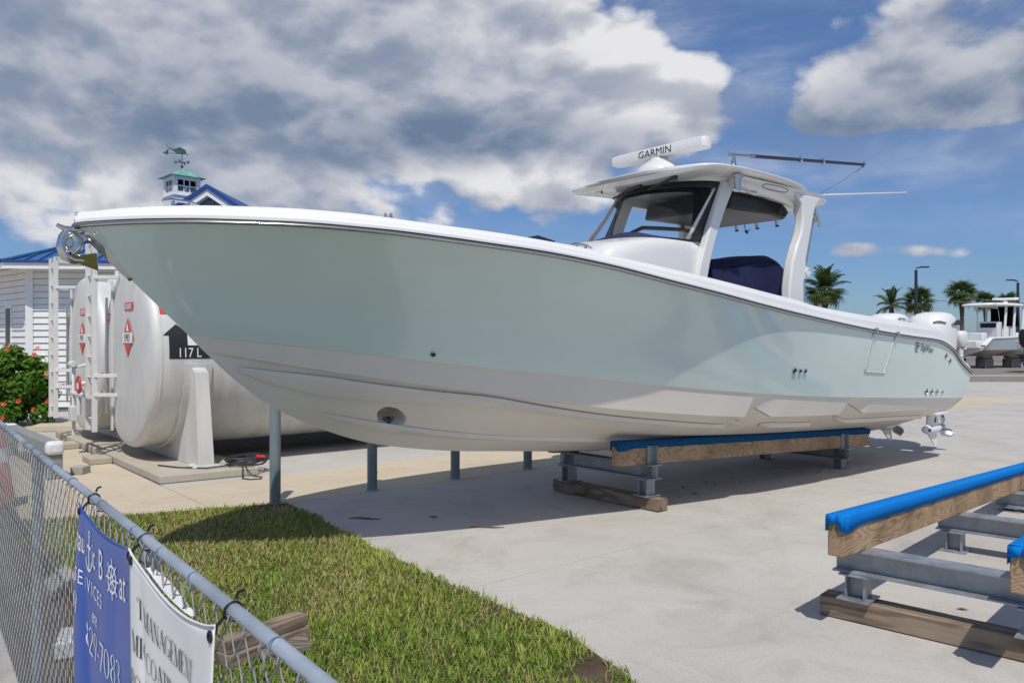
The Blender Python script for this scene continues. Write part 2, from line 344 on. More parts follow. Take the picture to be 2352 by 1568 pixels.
def pinterp(xs, ys):
    """smooth monotone-ish Hermite interpolation"""
    xs = np.array(xs, float); ys = np.array(ys, float); dl = np.diff(ys) / np.diff(xs); m = np.zeros(len(xs)); m[0] = dl[0]; m[-1] = dl[-1]
    for i in range(1, len(xs)-1):
        m[i] = 0 if dl[i-1] * dl[i] <= 0 else 2 * dl[i-1] * dl[i] / (dl[i-1] + dl[i])
    def f(x):
        if x <= xs[0]: return float(ys[0] + (x - xs[0]) * m[0])
        if x >= xs[-1]: return float(ys[-1] + (x - xs[-1]) * m[-1])
        i = int(np.searchsorted(xs, x) - 1); h = xs[i+1] - xs[i]; t = (x - xs[i]) / h
        return float((2*t**3 - 3*t**2 + 1)*ys[i] + (t**3 - 2*t**2 + t)*h*m[i] + (-2*t**3 + 3*t**2)*ys[i+1] + (t**3 - t**2)*h*m[i+1])
    return f
def text_mesh(txt, size=1.0, sx=1.0, shear=0.0, spacing=1.0):
    cu = bpy.data.curves.new('lettering', 'FONT'); cu.body = txt; cu.size = size; cu.shear = shear; cu.space_character = spacing; cu.resolution_u = 3
    ob = bpy.data.objects.new('lettering', cu); C.objects.link(ob); bpy.context.view_layer.update()
    me = bpy.data.meshes.new_from_object(ob.evaluated_get(bpy.context.evaluated_depsgraph_get()))
    vs = [(v.co.x * sx, v.co.y) for v in me.vertices]; fs = [tuple(p.vertices) for p in me.polygons]
    bpy.data.objects.remove(ob); bpy.data.meshes.remove(me); bpy.data.curves.remove(cu)
    return vs, fs
def put_text(name, txt, size, fn, mt, parent, sx=1.0, shear=0.0, spacing=1.0):
    """flat lettering laid on a surface by fn(x, y) -> point"""
    vs, fs = text_mesh(txt, size, sx, shear, spacing)
    return MB().add([fn(x, y) for x, y in vs], fs).build(name, mt, parent, smooth=0)

# serif capitals and figures drawn as thick and thin strokes: ('l',x0,y0,x1,y1,w) or ('a',cx,cy,rx,ry,deg0,deg1,w)
T_, K_, S_ = .035, .12, .03
def _sf(x, y, w=.16): return ('l', x - w, y, x + w, y, S_)
GL = {
 'A': (.78, [('l',.39,.98,.10,0,T_),('l',.39,1,.68,0,K_),('l',.20,.34,.56,.34,T_),_sf(.1,.015,.11),_sf(.68,.015,.13)]),
 'B': (.70, [('l',.16,0,.16,1,K_),('a',.34,.75,.20,.235,90,-90,.09),('a',.36,.26,.24,.245,90,-90,.1),('l',.1,.985,.36,.985,S_),('l',.1,.51,.36,.51,S_),('l',.05,.015,.38,.015,S_)]),
 'C': (.74, [('a',.42,.5,.34,.485,50,310,.085),('l',.64,.68,.64,.95,T_)]),
 'D': (.80, [('l',.16,0,.16,1,K_),('a',.34,.5,.36,.485,90,-90,.1),('l',.05,.985,.36,.985,S_),('l',.05,.015,.36,.015,S_)]),
 'E': (.66, [('l',.16,0,.16,1,K_),('l',.05,.985,.56,.985,S_),('l',.05,.015,.6,.015,S_),('l',.16,.51,.42,.51,S_),('l',.56,1,.56,.78,T_),('l',.6,0,.6,.24,T_),('l',.42,.4,.42,.62,T_)]),
 'G': (.80, [('a',.42,.5,.34,.485,50,320,.085),('l',.66,.05,.66,.42,.1),_sf(.64,.42,.13),('l',.64,.7,.64,.95,T_)]),
 'I': (.36, [('l',.18,0,.18,1,K_),_sf(.18,.985),_sf(.18,.015)]),
 'M': (.96, [('l',.14,0,.14,1,T_),('l',.14,1,.46,.04,K_),('l',.46,.04,.78,1,T_),('l',.80,0,.80,1,K_),_sf(.14,.015,.11),_sf(.8,.015,.14),_sf(.1,.985,.09),_sf(.84,.985,.1)]),
 'N': (.82, [('l',.14,0,.14,1,T_),('l',.14,1,.66,0,K_),('l',.68,0,.68,1,T_),_sf(.14,.015,.11),_sf(.1,.985,.09),_sf(.68,.985,.11)]),
 'O': (.82, [('a',.41,.5,.33,.485,0,360,.085)]),
 'T': (.70, [('l',.35,0,.35,1,K_),('l',.04,.985,.66,.985,S_),_sf(.35,.015,.15),('l',.045,1,.045,.76,T_),('l',.655,1,.655,.76,T_)]),
 '0': (.60, [('a',.3,.5,.22,.485,0,360,.085)]), '-': (.36, [('l',.04,.4,.32,.4,.06)]), ' ': (.32, []),
 '2': (.60, [('a',.29,.72,.2,.26,160,-40,.085),('l',.44,.56,.08,.06,.07),('l',.06,.04,.52,.04,.08)]),
 '3': (.58, [('a',.27,.75,.2,.235,150,-90,.085),('a',.27,.27,.23,.255,90,-150,.09)]),
 '7': (.56, [('l',.05,.96,.52,.96,.08),('l',.52,.96,.2,0,.09)]),
 '8': (.60, [('a',.3,.75,.18,.225,0,360,.075),('a',.3,.27,.22,.255,0,360,.085)]),
 '9': (.60, [('a',.29,.7,.2,.27,0,360,.085),('l',.49,.7,.3,.02,.08)]),
}
def serif_polys(txt, size):
    polys = []; x = 0.0
    for ch in txt:
        adv, st = GL[ch]
        for q in st:
            if q[0] == 'l':
                _, x0, y0, x1, y1, w = q; dx, dy = x1 - x0, y1 - y0; l = math.hypot(dx, dy); nx, ny = -dy / l * w / 2, dx / l * w / 2; k = 5
                for i in range(k):
                    a, b = i / k, (i + 1) / k
                    polys.append([(x + x0 + dx*a + nx, y0 + dy*a + ny), (x + x0 + dx*b + nx, y0 + dy*b + ny), (x + x0 + dx*b - nx, y0 + dy*b - ny), (x + x0 + dx*a - nx, y0 + dy*a - ny)])
            else:
                _, cx, cy, rx, ry, a0, a1, w = q; k = max(6, int(abs(a1 - a0) / 20))
                for i in range(k):
                    pts = []
                    for a, sg in ((i, 1), (i + 1, 1), (i + 1, -1), (i, -1)):
                        t = R(a0 + (a1 - a0) * a / k); ww = w * (.38 + .62 * abs(math.cos(t))) / 2
                        pts.append((x + cx + (rx + sg * ww) * math.cos(t), cy + (ry + sg * ww * .7) * math.sin(t)))
                    polys.append(pts)
        x += adv
    return [[(a * size, b * size) for a, b in p] for p in polys], x * size
def put_serif(name, txt, size, fn, mt, parent, sx=1.0, right=None):
    polys, w = serif_polys(txt, size); m = MB(); x0 = 0 if right is None else right - w * sx
    for p in polys: m.add([fn(x0 + a * sx, b) for a, b in p], [(0, 1, 2, 3)])
    return m.build(name, mt, parent, smooth=0)

# ------------------------------------------------------------------ the yard frame: s runs aft along the boat, n to its far side
O2 = Vector((1.03, 8.47)); DV = Vector((.763, .647)).normalized(); NV = Vector((-DV.y, DV.x)); ANG = math.atan2(DV.y, DV.x)
def W(s, n, z=0.0): p = O2 + DV * s + NV * n; return Vector((p.x, p.y, z))
def G(vx, vy, z=0.0):
    Y = (1.7 - z) * 1810 / (vy - 784); return Vector(((vx - 1176) / 1810 * Y, Y, z))

# ================================================================== GROUND
base = struct(MB().add([(-900, -60, -.012), (900, -60, -.012), (900, 1500, -.012), (-900, 1500, -.012)], [(0, 1, 2, 3)]).build('pavement', 'conc_grey', smooth=0), 'pale grey concrete yard pavement')
road = struct(MB().add([(8, 33.5, -.006), (300, 33, -.006), (300, 150, -.006), (8, 150, -.006)], [(0, 1, 2, 3)]).build('road', 'asphalt', smooth=0))
band = struct(MB().add([(8, 38.5, -.001), (300, 38, -.001), (300, 39.6, -.001), (8, 40.1, -.001)], [(0, 1, 2, 3)]).build('road_strip', 'conc_walk', smooth=0))
# poured slabs with open joints; rows run along the boat
rows_n = [-12.0, -8.4, -4.95, -1.45, 2.05, 3.8, 7.4, 11.0, 15.0, 19]
cols_s = [-13.0, -8.2, -3.4, 1.4, 6.2, 11.0, 15.8, 20.6]
gap = .009
for i in range(len(rows_n) - 1):
    for j in range(len(cols_s) - 1):
        a, b = cols_s[j] + gap, cols_s[j+1] - gap; c, d_ = rows_n[i] + gap, rows_n[i+1] - gap
        mt = 'conc_grey' if rows_n[i] < 2.0 else ('conc_tan' if (rows_n[i] < 3.7 or j < 2) else 'conc_pale')
        m = MB(); ch = .006
        top = [(a+ch, c+ch), (b-ch, c+ch), (b-ch, d_-ch), (a+ch, d_-ch)]; low = [(a, c), (b, c), (b, d_), (a, d_)]
        z = random.uniform(-.001, .001)
        m.add([W(*p, z) for p in top] + [W(*p, z - .005) for p in low] + [W(*p, -.03) for p in low],
              [(0, 1, 2, 3)] + [(4+k, 4+(k+1) % 4, (k+1) % 4, k) for k in range(4)] + [(8+k, 8+(k+1) % 4, 4+(k+1) % 4, 4+k) for k in range(4)])
        m.build('slab', mt, base, smooth=0)

# fence frame: x along the fence away from the camera, y towards the camera
F0 = Vector((-.27, 1.131, 0)); FD = Vector((-.614, .789, 0)).normalized(); FANG = math.atan2(FD.y, FD.x)
def FW(x, y, z=0.0): return F0 + FD * x + Vector((-FD.y * -1, FD.x, 0)) * 0 + Vector((-FD.y, FD.x, 0)) * y + Vector((0, 0, z))

# lawn
lawn_poly = [FW(-1.1, -.02), Vector((1.15, .3, 0)), Vector((.95, 2.2, 0)), Vector((.78, 3.4, 0)), Vector((.57, 4.05, 0)), Vector((.30, 4.60, 0)), Vector((-.10, 5.10, 0)), Vector((-.55, 5.64, 0)),
             Vector((-1.33, 6.75, 0)), Vector((-1.95, 7.70, 0)), Vector((-2.36, 8.28, 0)), Vector((-3.70, 7.72, 0)), Vector((-4.6, 7.42, 0)), FW(7.95, -.02)]
m = MB(); nl = len(lawn_poly)
def soil_z(x, y): return .010 + .008 * math.sin(3.1 * x + 1) * math.sin(2.7 * y)
m.add([(p.x, p.y, .006) for p in lawn_poly], [tuple(range(nl))]); lawn = struct(m.build('lawn', 'soil', smooth=0), 'soil bed under the triangular lawn')
m = MB(); m.add([FW(-1.2, .32, .004), FW(-1.2, -.15, .004), FW(9.5, -.5, .004), FW(9.5, .05, .004)], [(0, 1, 2, 3)]); struct(m.build('soil_strip', 'soil', smooth=0))
m = MB(); m.prism([FW(-1.4, .30, -.02), FW(1.2, .03, -.02), FW(10, -.03, -.02), FW(10, 3.2, -.02), FW(-1.4, 3.2, -.02)], (0, 0, .05)); struct(m.build('sidewalk', 'conc_walk', smooth=0, bevel=.008))

def inside(px, py, poly):
    r = np.zeros(len(px), bool); j = len(poly) - 1
    for i in range(len(poly)):
        xi, yi, xj, yj = poly[i].x, poly[i].y, poly[j].x, poly[j].y
        c = ((yi > py) != (yj > py)) & (px < (xj - xi) * (py - yi) / (yj - yi + 1e-12) + xi); r ^= c; j = i
    return r
def vnoise(x, y, seed=0):
    r = np.random.default_rng(seed); t = np.zeros_like(x)
    for k in range(14):
        fx, fy = r.normal(0, 1.0 + .35 * k, 2); t += np.sin(fx * x + fy * y + r.uniform(0, 6.28)) / (1 + .12 * k)
    return t / 4.0
def dist_edge(px, py, pts):
    dm = np.full(len(px), 9.)
    for a, b in zip(pts[:-1], pts[1:]):
        ab = np.array([b.x - a.x, b.y - a.y]); t = np.clip(((px - a.x) * ab[0] + (py - a.y) * ab[1]) / (ab @ ab), 0, 1)
        dm = np.minimum(dm, np.hypot(px - a.x - t * ab[0], py - a.y - t * ab[1]))
    return dm
def make_grass(n, seed):
    r = np.random.default_rng(seed)
    px = r.uniform(-5.4, 1.3, n); py = r.uniform(.4, 8.5, n)
    wob = .04 * vnoise(px * 4, py * 4, 31) + .025 * vnoise(px * 11, py * 11, 32) + r.normal(0, .012, n)
    k = inside(px + wob, py + wob * .5, lawn_poly); px, py = px[k], py[k]
    de = dist_edge(px, py, lawn_poly[2:12]); bare = vnoise(px, py, 3)
    dirt = np.exp(-(((px - .42) / .17) ** 2 + ((py - 4.02) / .30) ** 2)) + .9 * np.exp(-(((px + .35) / .4) ** 2 + ((py - 2.0) / .35) ** 2))
    fy = (px - F0.x) * -FD.y + (py - F0.y) * FD.x; fx = (px - F0.x) * FD.x + (py - F0.y) * FD.y
    dirt += np.where((fy > -.42 + .08 * np.sin(fx * 5)) & (fx > 1.2), 1.0, 0)
    dirt += .75 * np.exp(-(((px + 2.5) / .5) ** 2 + ((py - 4.35) / .5) ** 2))
    keep = (r.uniform(0, 1, len(px)) > 1.25 * dirt - .12) & (r.uniform(0, 1, len(px)) < np.where(bare < -.75, .35, 1.0)) & (r.uniform(0, 1, len(px)) < np.clip(1.25 - .085 * py, .5, 1))
    px, py, bare, de = px[keep], py[keep], bare[keep], de[keep]; n = len(px)
    yaw = r.uniform(0, 2 * np.pi, n); ln = r.gamma(7, .0064, n).clip(.018, .085) * (1 + .25 * vnoise(px, py, 8)); ln *= np.where(de < .08, .9, 1.0)
    lean = r.uniform(.55, 1.5, n); wd = r.uniform(.0018, .0038, n) * (1 + .06 * py)
    dx, dy = np.cos(yaw), np.sin(yaw); sx, sy = -dy, dx
    v = np.zeros((n, 5, 3)); l1 = ln * .55; h1 = l1 * np.cos(lean * .5); o1 = l1 * np.sin(lean * .5); h2 = h1 + ln * .45 * np.cos(lean); o2 = o1 + ln * .45 * np.sin(lean)
    for i, sg in ((0, -1), (1, 1)):
        v[:, i] = np.stack([px + sx * wd * sg, py + sy * wd * sg, np.full(n, .004)], 1)
    for i, sg in ((2, 1), (3, -1)):
        v[:, i] = np.stack([px + dx * o1 + sx * wd * sg * .85, py + dy * o1 + sy * wd * sg * .85, .004 + h1], 1)
    v[:, 4] = np.stack([px + dx * o2, py + dy * o2, .004 + h2], 1)
    pt = vnoise(px * 1.3, py * 1.3, 5); w1 = np.clip(.5 + .75 * pt + r.normal(0, .22, n), 0, 1)[:, None]
    col = (1 - w1) * np.array([.165, .29, .034]) + w1 * np.array([.37, .44, .075])
    dry = .08 + np.clip(.5 * vnoise(px * 1.1 + 5, py * 1.1, 12) + .10 * (py - 4.6), 0, .75) + .06
    dr = (r.uniform(0, 1, n) < dry)[:, None]; col = np.where(dr, np.array([.50, .42, .19]) * r.uniform(.7, 1.15, (n, 1)), col * r.uniform(.6, 1.25, (n, 1)))
    return v, col
v, col = make_grass(430000, 21); nb = len(v)
me = bpy.data.meshes.new('grass'); me.vertices.add(nb * 5); me.vertices.foreach_set('co', v.reshape(-1))
idx = np.arange(nb)[:, None] * 5
loops = np.concatenate([idx + np.array([0, 1, 2, 3]), idx + np.array([3, 2, 4])], 1).reshape(-1); me.loops.add(len(loops)); me.loops.foreach_set('vertex_index', loops.astype(np.int32))
me.polygons.add(nb * 2); st = (np.arange(nb)[:, None] * 7 + np.array([0, 4])).reshape(-1); me.polygons.foreach_set('loop_start', st.astype(np.int32))
at = me.color_attributes.new('tint', 'FLOAT_COLOR', 'POINT'); cc = np.ones((nb, 5, 4)); cc[:, :, :3] = col[:, None, :]; at.data.foreach_set('color', cc.reshape(-1))
me.materials.append(MATS['grass']); me.update(calc_edges=True); me.validate()
go = bpy.data.objects.new('grass', me); C.objects.link(go); go['kind'] = 'stuff'; go['label'] = 'yellow green coarse grass growing between fence and concrete'; go['category'] = 'grass'

# ================================================================== CHAIN LINK FENCE
fen = thing('chain_link_fence', 'galvanised chain link fence with round top rail running along the lawn', 'fence', F0, FANG)
TOP = 1.21
m = MB(); pts = [(x, 0, TOP + .003 * math.sin(x * 1.7)) for x in np.linspace(-1.2, 9.6, 40)]
m.tube(pts, .0128, 16); m.build('top_rail', 'galv_rail', fen, smooth=60)
for x in (-.97, 1.03, 3.05, 5.07, 7.09, 9.1):
    m = MB(); m.tube([(x, -.012, -.1), (x, -.012, TOP - .024)], .024, 14); po = m.build('post', 'galv', fen, smooth=60)
    mc = MB(); mc.lathe([(.027, -.045), (.029, -.02), (.027, 0), (.0235, .006), (.0, .008)], 16, (x, -.012, TOP - .03)); mc.build('post_cap', 'galv', po, smooth=50)
    mb = MB(); mb.tube([(x - .012, .0165 * math.cos(a), TOP + .0165 * math.sin(a)) for a in np.linspace(0, 2*math.pi, 15)[:-1]], .0036, 6, closed=True); mb.build('rail_clip', 'stainless', po)
WW, NZ = .039, 31
def wire_mesh(flip):
    pts = []; z0 = TOP - .012; x0, x1 = (0, WW) if not flip else (WW, 0)
    pts.append((x0 + (x1 - x0) * .3, .012, z0 + .012))
    for k in range(NZ + 1):
        e_ = .0022; x = (x0 if k % 2 == 0 else x1); yy = .019 + (.0022 if (k % 2 == 0) != flip else -.0022)
        sgn = -1 if x < WW / 2 else 1
        pts.append((x + sgn * .0012, yy, z0 - k * .0385 + .003)); pts.append((x + sgn * .0012, yy - .002, z0 - k * .0385 - .003))
    m = MB(); m.tube(pts, .0016, 5, caps=False); return m.mesh('wire', 'wire', 60)
wm = [wire_mesh(False), wire_mesh(True)]
for k in range(292):
    inst('wire', wm[k % 2], fen, (-1.2 + k * WW, 0, random.uniform(-.0015, .0015)), (0, 0, 0))
tie_m = MB(); tie_m.tube([(0.004 * math.sin(a), .0 + (.0155) * math.cos(a) + .002, TOP + .0155 * math.sin(a) - .001) for a in np.linspace(0, 2*math.pi, 13)[:-1]], .0021, 6, closed=True); tie_m.tube([(.001, .022, TOP - .006), (.003, .024, TOP - .03), (.01, .021, TOP - .038)], .002, 5)
tme = tie_m.mesh('tie_wire', 'stainless')
for x in (-.55, -.18, .17, .62, .87, 1.13, 1.55, 2.05, 2.45, 2.8, 3.3, 3.75, 4.2, 4.7, 5.3, 5.8, 6.4, 7):
    inst('tie_wire', tme, fen, (x, 0, 0))
zip_m = MB(); zip_m.tube([(0, .0165 * math.cos(a) + .001, TOP + .0165 * math.sin(a)) for a in np.linspace(0, 2*math.pi, 13)[:-1]], .003, 5, closed=True, flat=.5)
zip_m.tube([(0, -.004, TOP + .021), (.004, -.010, TOP + .032), (-.004, -.018, TOP + .036)], .0032, 5); zip_m.tube([(0, .018, TOP - .008), (.003, .03, TOP - .022), (0, .034, TOP - .036)], .0035, 5)
zme = zip_m.mesh('cable_tie', 'black')
for x in (.385, 1.03, 1.68): inst('cable_tie', zme, fen, (x, 0, 0))

# ================================================================== BANNERS hung on the fence
def banner(name, label, x_left, w, h, sag, seed, mt):
    """x runs right as read (towards the camera), y up from the top edge"""
    def fn(x, y, off=0.0):
        u = x / w; sg = sag * 4 * u * (1 - u) * math.exp(y * 2.2); dn = -y
        curl = .018 * math.exp(-((u - .02) / .12) ** 2) + .020 * math.exp(-((u - .98) / .1) ** 2)
        wave = .012 * math.sin(5.2 * u + seed + 1.5 * dn) * min(1, dn * 3 + .25) + .007 * math.sin(11 * u + 3 * dn + 2 * seed) * min(1, dn * 4)
        crease = -.010 * math.exp(-((u - .12 - .10 * dn) / .035) ** 2) * min(1, dn * 4)
        return Vector((x_left - x * .945, .034 + max(-.007, curl * .3 + wave + crease) + off, TOP - .008 - sg + y * .945))
    t = thing(name, label, 'banner', F0, FANG)
    m = MB(); nu, nv = 48, 44
    m.grid([[fn(w * i / nu, -h * j / nv) for i in range(nu + 1)] for j in range(nv + 1)])
    o = m.build('cloth', mt, t, smooth=80); s_ = o.modifiers.new('thick', 'SOLIDIFY'); s_.thickness = .0012
    m = MB(); hem = [fn(w * i / nu, -.001, .0015) for i in range(nu + 1)]; m.tube(hem, .0022, 5); m.build('hem', mt, t)
    for gx in (.02, w - .02):
        g = MB(); c_ = fn(gx, -.022, .002); g.tube([c_ + Vector((.009 * math.cos(a), 0, .009 * math.sin(a))) for a in np.linspace(0, 6.283, 13)[:-1]], .003, 6, closed=True); g.build('grommet', 'black', t)
    return t, fn
bt, bf = banner('banner', 'blue vinyl banner with white lettering tied to the chain link fence', 1.692, .715, 1.12, .034, .4, 'banner_blue')
def on(fn, x0, y0, rot=0.0, off=.0022):
    c_, s_ = math.cos(rot), math.sin(rot)
    return lambda x, y: fn(x0 + x * c_ - y * s_, y0 + x * s_ + y * c_, off)
put_text('lettering', 'nau', .105, on(bf, .012, -.135), 'white_print', bt, .62, .0)
a0 = MB()   # anchor standing for a letter
for seg_ in ([(0, -.03), (0, .075)], [(-.022, .045), (.022, .045)]):
    q = [Vector(p) for p in seg_]; dv = (q[1] - q[0]).normalized(); nn = Vector((-dv.y, dv.x)) * .0045
    a0.add([on(bf, .172, -.135, 0)(*(p)) for p in (q[0] + nn, q[1] + nn, q[1] - nn, q[0] - nn)], [(0, 1, 2, 3)])
for k in range(8):
    t0, t1 = R(180 + 22.5 * k), R(202.5 + 22.5 * k); f_ = on(bf, .172, -.135)
    a0.add([f_(.034 * math.cos(t0), .005 + .04 * math.sin(t0)), f_(.034 * math.cos(t1), .005 + .04 * math.sin(t1)), f_(.026 * math.cos(t1), .005 + .032 * math.sin(t1)), f_(.026 * math.cos(t0), .005 + .032 * math.sin(t0))], [(0, 1, 2, 3)])
for k in range(10):
    t0, t1 = R(36 * k), R(36 * k + 36); f_ = on(bf, .172, -.048)
    a0.add([f_(.012 * math.cos(t0), .012 * math.sin(t0)), f_(.012 * math.cos(t1), .012 * math.sin(t1)), f_(.007 * math.cos(t1), .007 * math.sin(t1)), f_(.007 * math.cos(t0), .007 * math.sin(t0))], [(0, 1, 2, 3)])
a0.build('anchor_mark', 'white_print', bt, smooth=0)
put_text('lettering', 'ic', .115, on(bf, .205, -.142), 'white_print', bt, .62)
put_text('lettering', 'B', .135, on(bf, .295, -.150), 'white_print', bt, .82)
wmk = MB(); wc = (.465, -.118)
for k in range(8):
    t0 = R(45 * k); f_ = on(bf, *wc); c_, s_ = math.cos(t0), math.sin(t0)
    wmk.add([f_(.010 * c_ - .003 * s_, .010 * s_ + .003 * c_), f_(.062 * c_ - .003 * s_, .062 * s_ + .003 * c_), f_(.062 * c_ + .003 * s_, .062 * s_ - .003 * c_), f_(.010 * c_ + .003 * s_, .010 * s_ - .003 * c_)], [(0, 1, 2, 3)])
for r0, r1 in ((.036, .044), (.006, .014)):
    for k in range(16):
        t0, t1 = R(22.5 * k), R(22.5 * k + 22.5)
        wmk.add([f_(r1 * math.cos(t0), r1 * math.sin(t0)), f_(r1 * math.cos(t1), r1 * math.sin(t1)), f_(r0 * math.cos(t1), r0 * math.sin(t1)), f_(r0 * math.cos(t0), r0 * math.sin(t0))], [(0, 1, 2, 3)])
wmk.build('wheel_mark', 'white_print', bt, smooth=0)
put_text('lettering', 'at', .125, on(bf, .535, -.158), 'white_print', bt, .80)
put_text('lettering', 'SERVICES', .066, on(bf, .02, -.238), 'white_print', bt, .98, spacing=1.28)
put_serif('lettering', '9', .075, on(bf, .015, -.345), 'white_print', bt)
put_text('lettering', 'ere', .07, on(bf, .20, -.318), 'white_print', bt, .72, .35)
put_serif('lettering', '829-7083', .088, on(bf, .10, -.43), 'white_print', bt, 1.12)
pm = MB(); pm.grid([[bf(.10 + .5 * i / 12, -.56 - .5 * j / 10 - .10 * abs(math.sin(i * .26)) * (1 if j == 0 else 0), .0016) for i in range(13)] for j in range(11)]); pm.build('purple_print', 'banner_purple', bt, smooth=80)
rm = MB()
for k in range(20):
    t0, t1 = R(18 * k), R(18 * k + 18); rm.add([bf(.32, -.62, .003), bf(.32 + .085 * math.cos(t0), -.62 + .11 * math.sin(t0), .003), bf(.32 + .085 * math.cos(t1), -.62 + .11 * math.sin(t1), .003)], [(0, 1, 2)])
rm.build('red_emblem', 'red', bt, smooth=0)
em = MB()
for (x0, y0, x1, y1) in ((.28, -.60, .36, -.585), (.28, -.72, .295, -.585), (.35, -.66, .365, -.585)): em.add([bf(x0, y0, .0045), bf(x1, y0, .0045), bf(x1, y1, .0045), bf(x0, y1, .0045)], [(0, 1, 2, 3)])
em.build('emblem_mark', 'white_print', bt, smooth=0)
wt, wf = banner('banner', 'white vinyl banner with black serif lettering sagging from the fence rail', 1.010, .690, 1.12, .052, 2.1, 'banner_white')
put_serif('lettering', 'T MANAGEMENT', .052, on(wf, 0, -.145), 'ink', wt, sx=.98, right=.520)
put_serif('lettering', 'MIC COATING', .052, on(wf, 0, -.245), 'ink', wt, sx=.98, right=.400)
put_serif('lettering', 'BOAT DETAI', .048, on(wf, .008, -.345), 'ink', wt, sx=.9) if False else put_serif('lettering', 'BOAT D', .050, on(wf, .012, -.345), 'ink', wt, sx=.98)
# folded flap of the white banner standing up behind its sagging edge
fl = MB(); fl.grid([[wf(.10 + .36 * i / 10, -.004 + (.030 * math.sin(math.pi * min(1, i / 10 * 1.0)) * (1 - .35 * i / 10)) * j / 4, -.010 - .012 * j / 4) for i in range(11)] for j in range(5)]); fl.build('folded_flap', 'banner_white', wt, smooth=80)

# timbers lying on the lawn behind the fence
def timber(name, label, p0, p1, w, h, z0, mt, twist=0.0, group=None, parent=None, jag=0.0):
    p0, p1 = Vector(p0), Vector(p1); L = (p1 - p0).length; a = math.atan2(p1.y - p0.y, p1.x - p0.x); n_ = 10; m = MB(); rows = []
    for i in range(n_ + 1):
        x = L * i / n_; j1, j2 = random.uniform(-jag, jag), random.uniform(-jag, jag)
        rows.append([(x, -w/2 + j1, z0), (x, w/2 + j2, z0 + abs(j1)), (x, w/2 + j2, z0 + h + j1), (x, -w/2 + j1, z0 + h + j2)])
    m.grid(rows, wrap=True); k = len(m.v) - 4; m.f += [(3, 2, 1, 0), (k, k+1, k+2, k+3)]
    o = m.build(name, mt, parent, smooth=30, bevel=.004); o.location = (p0.x, p0.y, 0); o.rotation_euler = (0, 0, a)
    if label: tag(o, label, 'timber', group)
    return o
a_, b_ = G(512, 1541), G(696, 1468)
timber('timber', 'lower board of the weathered pair lying on the grass behind the fence', (a_.x, a_.y, 0), (b_.x, b_.y, 0), .115, .075, .012, 'wood_oldx', jag=.002)
off = Vector((-.012, .02, 0)); timber('timber', 'upper board of the weathered pair lying on the grass behind the fence', Vector((a_.x, a_.y, 0)) + off, Vector((b_.x, b_.y, 0)) + off, .11, .062, .0895, 'wood_oldx', jag=.002)
a_, b_ = G(620, 1530), G(725, 1500)
m = MB(); m.prism([(a_.x - .05, a_.y, .03), (b_.x - .02, b_.y - .02, .025), (b_.x - .10, b_.y + .16, .03), (a_.x - .15, a_.y + .18, .035)], (0, 0, .03)); tag(m.build('plank', 'wood_grey', smooth=0, bevel=.004), 'flat grey plank offcut in the grass by the paired boards', 'plank')
a_, b_ = G(120, 1385), G(178, 1345)
m = MB(); m.prism([(a_.x, a_.y, .02), (b_.x, b_.y, .02), (b_.x - .22, b_.y + .25, .02), (a_.x - .2, a_.y + .22, .02)], (0, 0, .06)); tag(m.build('paving_block', 'conc_walk', smooth=0, bevel=.008), 'grey concrete block on the soil seen through the fence', 'block')
a_ = G(160, 1500)
m = MB(); m.box((0, 0, .06), (.12, .25, .10)); o = m.build('wrapped_block', 'white_paint', smooth=30, bevel=.015); o.location = a_; o.rotation_euler = (0, 0, .4); tag(o, 'small white block by the fence post left of the banner', 'block')

# ================================================================== CENTRE CONSOLE BOAT (local x aft, y to starboard, z up)
boat = thing('center_console_boat', 'large seafoam green and white centre console boat with hardtop, resting on a cradle', 'boat', (O2.x, O2.y, 0), ANG)
def hr(s):
    x = max(0, s + 5.11); a = min(x, 6) / 6; h = 1.6 * (1 - (1 - a) ** 2.6) ** .75
    return h - (.10 * ((x - 7) / 3.84) ** 1.5 if x > 7 else 0)
def hk(s):
    x = max(0, s + 4.39); a = min(x, 8.2) / 8.2; return 1.45 * (1 - (1 - a) ** 2.3) ** .95 - (.03 * ((s - 3) / 2.8) if s > 3 else 0)
def hc(s):
    x = max(0, s + 4.28); a = min(x, 8.2) / 8.2; return 1.37 * (1 - (1 - a) ** 2.3) ** .97 - (.03 * ((s - 3) / 2.8) if s > 3 else 0)
zr = pinterp([-5.11, -4.74, -4.45, -4.07, -3.43, -3.06, -2.56, -2.18, -1.58, -.95, -.17, .42, 1.11, 2.55, 3.74, 4.64, 5.18, 5.52, 5.92],
             [2.462, 2.481, 2.487, 2.486, 2.462, 2.436, 2.398, 2.368, 2.301, 2.213, 2.115, 2.041, 1.966, 1.833, 1.754, 1.706, 1.588, 1.405, 1.256])
zn = pinterp([-4.39, -4.206, -3.682, -2.531, -2.071, -1.349, -.529, .537, 1.692, 3.305, 5.824], [1.75, 1.725, 1.664, 1.515, 1.462, 1.389, 1.296, 1.198, 1.11, 1.023, .902])
zc_ = pinterp([-4.28, -4.022, -3.29, -2.189, -1.278, -.356, .781, 1.9, 2.981, 4.491, 5.618], [1.634, 1.578, 1.443, 1.267, 1.131, 1.027, .931, .882, .850, .800, .751])
zk_ = pinterp([-4.28, -4.04, -3.78, -3.32, -2.93, -2.59, -2.04, -1.4, -.82, .5, 2.5, 5.6], [1.634, 1.407, 1.214, .989, .859, .788, .708, .649, .596, .51, .41, .28])
